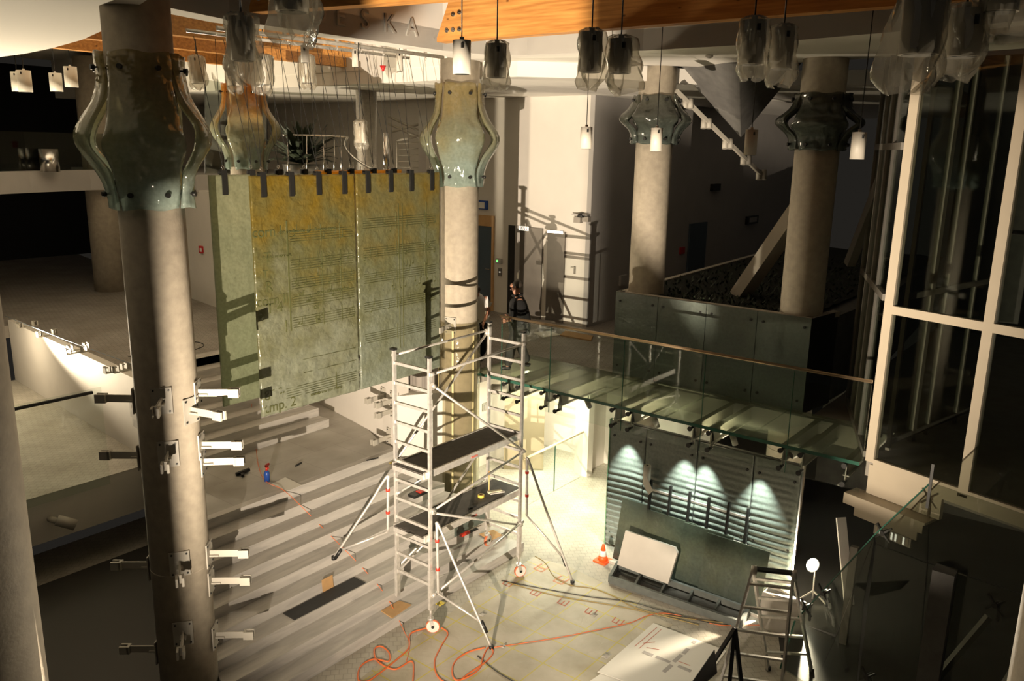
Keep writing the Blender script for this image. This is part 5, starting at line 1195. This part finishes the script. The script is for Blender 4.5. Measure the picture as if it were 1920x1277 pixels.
for k in range(80):
    an = rn.uniform(0, 2*PI); el = rn.uniform(.05, 1.45); L_ = rn.uniform(.65,1.05); w_ = .085
    u = Vector((math.cos(an)*math.cos(el), math.sin(an)*math.cos(el), math.sin(el))); sdv = Vector((-math.sin(an), math.cos(an), 0)); b0 = pp+Vector((0,0,.40))
    pts = [b0, b0+u*L_*.4+Vector((0,0,.02)), b0+u*L_*.75, b0+u*L_-Vector((0,0,.10*math.cos(el)))]
    wd = (.03,w_,w_*.8,.004); vs = []
    for q_, ww in zip(pts, wd): vs += [q_-sdv*ww, q_+sdv*ww, q_+u.cross(sdv)*(-.012)]
    fs = []
    for i in range(3):
        for j in range(3): fs.append((i*3+j, i*3+(j+1)%3, (i+1)*3+(j+1)%3, (i+1)*3+j))
    MB().add(vs, fs).build('leaf', leaf, pt)
hr = root('gallery_handrail', od(600,290,17), 'curved steel handrail on posts along the far gallery, sweeping down at its right', 'railing')
rail_pts = [od(530,254,17), od(570,254,17), od(610,255,17.1), od(650,257,17.2)]
MB().tube(smooth_path(rail_pts, 6), .022, 8).build('top_rail', chrome, hr)
MB().tube(smooth_path([od(652,257,17.2), od(647,268,17.1), od(650,280,16.9), od(662,294,16.6), od(680,307,16.3), od(700,318,16.0), od(730,330,15.7)], 6), .024, 8).build('descending_rail', chrome, hr)
for px, d in ((540,17),(575,17),(607,17.1),(627,17.1),(640,17.2)):
    MB().cyl(od(px,255,d), od(px,325,d), .014, n=8).build('post', chrome, hr)
for k in range(7): MB().cyl(od(655+k*7,300+k*4,16.8), od(655+k*7,330,16.8), .01, n=6).build('thin_baluster', chrome, hr)
p = od(724,282,16); tag(MB().cyl(od(724,250,16), od(724,325,16), .06, n=16).build('steel_post', chrome), 'thick shiny steel post right of the slim brown column', 'post')
sr_ = root('far_stair_railing', od(760,280,17.5), 'tubular railing of a far staircase at the left of the film-wrapped column head', 'railing')
for (x0,y0,x1,y1) in ((728,218,800,252),(728,232,800,264),(735,247,790,232),(742,264,790,254)): MB().cyl(od(x0,y0,17.5), od(x1,y1,17.5), .028, n=8).build('sloping_rail', whitep, sr_)
for k in range(5): MB().cyl(od(745,270+k*11,17.5), od(790,266+k*12,17.5), .008, n=6).build('wire', whitep, sr_)
MB().cyl(od(745,264,17.5), od(745,325,17.5), .02, n=8).build('post', whitep, sr_)
tag(MB().bar(od(792,218,17.3), od(792,330,17.3), .16, .16).build('grey_pillar', grey_pl), 'narrow grey pillar left of the film-wrapped column collar', 'pillar')
for px, py, lb in ((688,285,'small red fire sign beside the slim brown column, lower of two'),(688,240,'small red fire sign beside the slim brown column, upper of two')):
    p = ox(px, py, 15.98); tag(MB().bar(p+Vector((0,0,-.10)), p+Vector((0,0,.10)), .16, .04, (1,0,0)).build('fire_sign', signred), lb, 'sign')
p = oz(718,127,7.93); tag(MB().cyl(p-Vector((0,0,.05)), p+Vector((0,0,.03)), .015, .05, n=12).build('red_detector', signred), 'small red detector lamp under the ceiling behind the suspension wires', 'detector')
p = oz(529,149,0) if False else ow(379,468, (curved_x(18.9),18.9), (curved_x(20.1),20.1))
fa_ = root('fire_call_point', p, 'small red fire call point on the white wall left of the hanging glass', 'alarm box')
MB().box(p+Vector((-.04,-.09,-.09)), p+Vector((.02,.09,.09))).build('housing', signred, fa_); MB().box(p+Vector((-.045,-.045,-.05)), p+Vector((-.04,.04,.04))).build('glass_window', whiteb, fa_)
# dark glass screen behind plant
scn = root('gallery_screen', (12.3,19.5,5.98), 'dark glass screen on the far gallery left of the plant', 'glazed screen')
MB().poly3([od(385,325,19), od(500,325,19), od(500,165,19), od(385,150,19)], .02).build('pane', smoky, scn)
for px in (385, 422, 500): MB().cyl(od(px,325,19), od(px,152,19), .02, n=6).build('frame_post', darksteel, scn)
# left landing railing and pipe
lr = root('landing_glass_rail', (5.3,12.93,1.43), 'frameless glass railing pane with dark handrail on the lower left landing', 'balustrade')
MB().box((3.2,12.92,1.30), (5.90,12.935,2.95)).build('glass_pane', clear, lr)
MB().bar((3.2,12.90,2.90), (5.75,12.90,2.90), .05, .04).build('handrail', darksteel, lr)
lf = oy(128,975,12.9); wlp = root('wall_cylinder_lamp', (lf.x-.2,12.95,lf.z), 'grey cylinder lamp on an elbow arm at the white slab edge, lower left', 'lamp')
c = Vector((lf.x-.25,12.93,lf.z+.1)); MB().tube([c, c+Vector((0,-.12,.02)), c+Vector((.05,-.2,.0))], .05, 12).build('arm', whitep, wlp)
MB().cyl(c+Vector((.02,-.18,.03)), c+Vector((.24,-.30,-.10)), .085, n=24).build('lamp_body', whitep, wlp)
# track with twin spots on the sloping ceiling at right
tk = root('spot_track', od(1360,260,15), 'sloping ceiling track carrying pairs of small spots, between the planter columns', 'lighting track')
T0, T1 = od(1268,170,14.2), od(1432,332,15.6)
MB().bar(T0, T1, .06, .06).build('track', whitep, tk)
for k, (px, py) in enumerate(((1290,195),(1325,232),(1365,270),(1399,300),(1428,328))):
    d = 14.2+1.4*(px-1268)/164
    o = None
    for dx in (-5, 5):
        p = od(px+dx, py-9, d); q = od(px+dx-1, py+9, d); o = MB().cyl(p, q, .05, n=16).build('spot_head', whitep, tk)
for px, py, lb in ((1330,103,'small smoke detector on the ring soffit between the planter columns'),):
    p = oz(px, py, 8.2); tag(MB().lathe(p+Vector((0,0,-.05)), [(.02,0),(.06,.02),(.06,.05)], 16).build('smoke_detector', whitep), lb, 'detector')
for px, py, z in ((1243,108,8.2),(1637,95,8.2)): pass
# items on the bridge floor behind the man
def flatitem(pts, z, h, m, name, label, cat):
    P = [oz(px, py, z) for px, py in pts]; return tag(MB().prism([(p.x,p.y) for p in P], z, z+h).build(name, m), label, cat)
flatitem(((1000,625),(1030,622),(1052,629),(1020,634)), 2.701, .02, paper, 'paper_pile', 'pale papers lying on the upper floor behind the man in the dark jacket', 'paper')
flatitem(((1060,622),(1112,632),(1108,640),(1050,630)), 2.701, .03, cardb, 'long_board', 'brown board lying on the upper floor before the shaded wall', 'board')
bu = root('floor_bucket', oz(1025,618,2.7), 'grey tub standing on the upper floor by the steel lift door', 'bucket'); c = ORG[bu.name]
MB().lathe(c, [(.16,0),(.20,.18),(.18,.18),(.15,.02)], 20).build('tub', slabm, bu)
# ================================================================== PEOPLE
def skinned(name, chains, m, parent, subd=2, xf=None):
    """chains: list of lists of (x,y,z,r) ; first vertices that coincide are welded"""
    vs, rs, es, key = [], [], [], {}
    for ch in chains:
        prev = None
        for (x, y, z, *r) in ch:
            k = (round(x,4), round(y,4), round(z,4))
            if k not in key:
                key[k] = len(vs); vs.append(Vector((x,y,z))); rs.append(tuple(r) if len(r) > 1 else (r[0], r[0]))
            if prev is not None and prev != key[k]: es.append((prev, key[k]))
            prev = key[k]
    me = bpy.data.meshes.new(name); me.from_pydata(vs, es, [])
    bm = bmesh.new(); bm.from_mesh(me); ly = bm.verts.layers.skin.verify(); bm.verts.ensure_lookup_table()
    for i, v in enumerate(bm.verts): v[ly].radius = rs[i]; v[ly].use_root = (i == 0)
    bm.to_mesh(me); bm.free()
    o = bpy.data.objects.new(name, me); COL.objects.link(o)
    md = o.modifiers.new('s', 'SKIN'); md.branch_smoothing = .6; md.use_smooth_shade = True
    sb_ = o.modifiers.new('d', 'SUBSURF'); sb_.levels = subd; sb_.render_levels = subd
    dg = bpy.context.evaluated_depsgraph_get(); me2 = bpy.data.meshes.new_from_object(o.evaluated_get(dg)); bpy.data.objects.remove(o)
    me2.materials.clear(); me2.materials.append(m); me2.name = name
    if xf: me2.transform(xf)
    for p_ in me2.polygons: p_.use_smooth = True
    o = bpy.data.objects.new(name, me2); COL.objects.link(o); o.parent = parent; ORG[o.name] = ORG[parent.name]; return o
def hand(w, d, spread, s=1):
    """w wrist point, d pointing direction; five curled fingers"""
    w = Vector(w); d = Vector(d).normalized(); sp = Vector(spread).normalized(); n = d.cross(sp).normalized()
    pm_ = w+d*.05; ch = [[(*w,.026),(*pm_,.034,.02),(*(w+d*.085),.036,.018)]]
    for k, l in enumerate((.068,.078,.072,.056)):
        b0 = w+d*.085; b1 = w+d*.10+sp*(.028-.019*k); b2 = b1+d*l*.5-n*.008; b3 = b2+d*l*.35-n*.03
        ch.append([(*b0,.036,.018),(*b1,.0095),(*b2,.009),(*b3,.008)])
    t0 = w+d*.05; t1 = w+d*.055+sp*.042; t2 = t1+d*.035+sp*.012-n*.02
    ch.append([(*t0,.034,.02),(*t1,.012),(*t2,.010)])
    return ch
def person(loc, az, label, pose, top_m, leg_m, shoe_m, skin_arm=False):
    t = root('person', loc, label, 'person'); t.rotation_euler = (0,0,math.radians(az)); J = pose
    hd = J['head']; nk = J['neck']; ch_ = J['chest']; wa = J['waist']; pe = J['pelvis']
    hx, hy, hz = hd; fd = Vector(J['face']).normalized(); up = Vector((0,0,1))
    chains = [[(*pe,.12,.10),(*wa,.12,.095),(*ch_,.15,.11),(*nk,.075),(hx,hy,hz-.06,.085),(hx,hy,hz+.02,.108),(hx,hy,hz+.10,.075)],
              [(hx,hy,hz-.06,.085),(hx+fd.x*.055,hy+fd.y*.055,hz-.085,.045)],                       # chin
              [(hx,hy,hz+.02,.108),(hx+fd.x*.112,hy+fd.y*.112,hz-.005,.02)]]                      # nose
    for sd_ in ('l','r'):
        sh, el, wr = J['sh'+sd_], J['el'+sd_], J['wr'+sd_]
        chains.append([(*ch_,.15,.11),(*sh,.058),(*el,.042),(*wr,.027)])
        chains += hand(wr, J['hd'+sd_], (0,0,1) if abs(J['hd'+sd_][2]) < .7 else (1,0,0))
        hp, kn, an, to = J['hp'+sd_], J['kn'+sd_], J['an'+sd_], J['to'+sd_]
        chains.append([(*pe,.12,.10),(*hp,.088),(*kn,.056),(*an,.038),(*to,.034)])
    skinned('body', chains, skin, t, 2)
    infl = .028
    ct_ = [[(pe[0]-.01,pe[1],pe[2]-.18,.33,.27),(*wa,.32,.25),(*ch_,.35,.25),(nk[0],nk[1],nk[2]-.05,.17),(nk[0]+.01,nk[1],nk[2]+.02,.12)]]
    for sd_ in ('l','r'):
        sh, el, wr = [Vector(J[k+sd_]) for k in ('sh','el','wr')]
        if skin_arm: ct_.append([(*ch_,.35,.25),(*sh,.10),(*sh.lerp(el,.75),.066)])
        else: ct_.append([(*ch_,.35,.25),(*sh,.115),(*el,.09),(*el.lerp(wr,.95),.06)])
    skinned('jacket' if not skin_arm else 'shirt', ct_, top_m, t, 2)
    lt_ = [[(*pe,.145,.12)]]
    lt_ = []
    for sd_ in ('l','r'):
        hp, kn, an = [Vector(J[k+sd_]) for k in ('hp','kn','an')]
        lt_.append([(*pe,.19,.16),(*hp,.14),(*kn,.105),(*an,.085)])
        shc = [[(an.x,an.y,an.z-.01,.048),(*(Vector(J['to'+sd_])-Vector((0,0,.0))),.045,.04)],[(an.x,an.y,an.z-.01,.048),(an.x-(J['to'+sd_][0]-an.x)*.35,an.y-(J['to'+sd_][1]-an.y)*.35,J['to'+sd_][2]+.005,.042)]]
        skinned('shoe', shc, shoe_m, t, 2)
    skinned('trousers', lt_, leg_m, t, 2)
    back = -fd
    skinned('hair', [[(hx+back.x*.035,hy+back.y*.035,hz-.03,.10),(hx+back.x*.035,hy+back.y*.035,hz+.05,.115),(hx+back.x*.005,hy+back.y*.005,hz+.12,.085)]], hair, t, 2)
    o_ = ORG[t.name]; ORG[t.name] = Vector((0,0,0))
    sdv = Vector((-fd.y, fd.x, 0))
    for s_ in (-1, 1):
        e = Vector((hx,hy,hz+.022))+fd*.078+sdv*s_*.032; MB().lathe(e-Vector((0,0,.009)), [(.002,0),(.009,.004),(.011,.009),(.009,.014),(.002,.018)], 10).build('eye', darksteel, t)
        e = Vector((hx,hy,hz))+sdv*s_*.083; MB().lathe(e-Vector((0,0,.03)), [(.004,0),(.013,.012),(.018,.035),(.014,.055),(.004,.065)], 10).build('ear', skin, t)
    e = Vector((hx,hy,hz-.05))+fd*.088; MB().bar(e-sdv*.022, e+sdv*.022, .012, .010).build('mouth', mat('lips', (.35,.12,.10), .5), t)
    ORG[t.name] = o_
    return t
pose1 = dict(head=(.09,0,1.585), neck=(.05,0,1.45), chest=(.02,0,1.27), waist=(0,0,1.06), pelvis=(-.01,0,.93), face=(1,-.1,0),
  shl=(.02,.20,1.37), ell=(-.03,.27,1.10), wrl=(.19,.17,.98), hdl=(.9,-.4,-.15), shr=(.02,-.20,1.37), elr=(-.02,-.27,1.10), wrr=(.20,-.15,1.0), hdr=(.9,.4,-.15),
  hpl=(.02,.10,.86), knl=(.16,.11,.48), anl=(.22,.11,.09), tol=(.37,.11,.045), hpr=(-.02,-.10,.86), knr=(-.02,-.11,.47), anr=(-.17,-.11,.10), tor=(-.02,-.12,.045))
person((11.95, 9.16, 2.70), 132, 'man in black jacket and grey trousers walking near the footbridge handrail, hands in front', pose1, cloth_dk, trous, black)
pose2 = dict(head=(.34,0,1.42), neck=(.24,0,1.34), chest=(.14,0,1.20), waist=(.03,0,1.02), pelvis=(-.04,0,.90), face=(.9,0,-.45),
  shl=(.16,.20,1.29), ell=(.20,.25,1.02), wrl=(.36,.18,.86), hdl=(.8,-.2,-.6), shr=(.16,-.20,1.29), elr=(.22,-.25,1.02), wrr=(.36,-.16,.86), hdr=(.8,.2,-.6),
  hpl=(-.03,.10,.84), knl=(.03,.11,.46), anl=(-.05,.11,.09), tol=(.10,.11,.045), hpr=(-.03,-.10,.84), knr=(.05,-.11,.46), anr=(-.02,-.11,.09), tor=(.13,-.12,.045))
person((11.95, 10.22, 2.70), 215, 'person in a white shirt mostly hidden behind the film-wrapped column, head bent', pose2, shirt, cloth_dk, black, True)
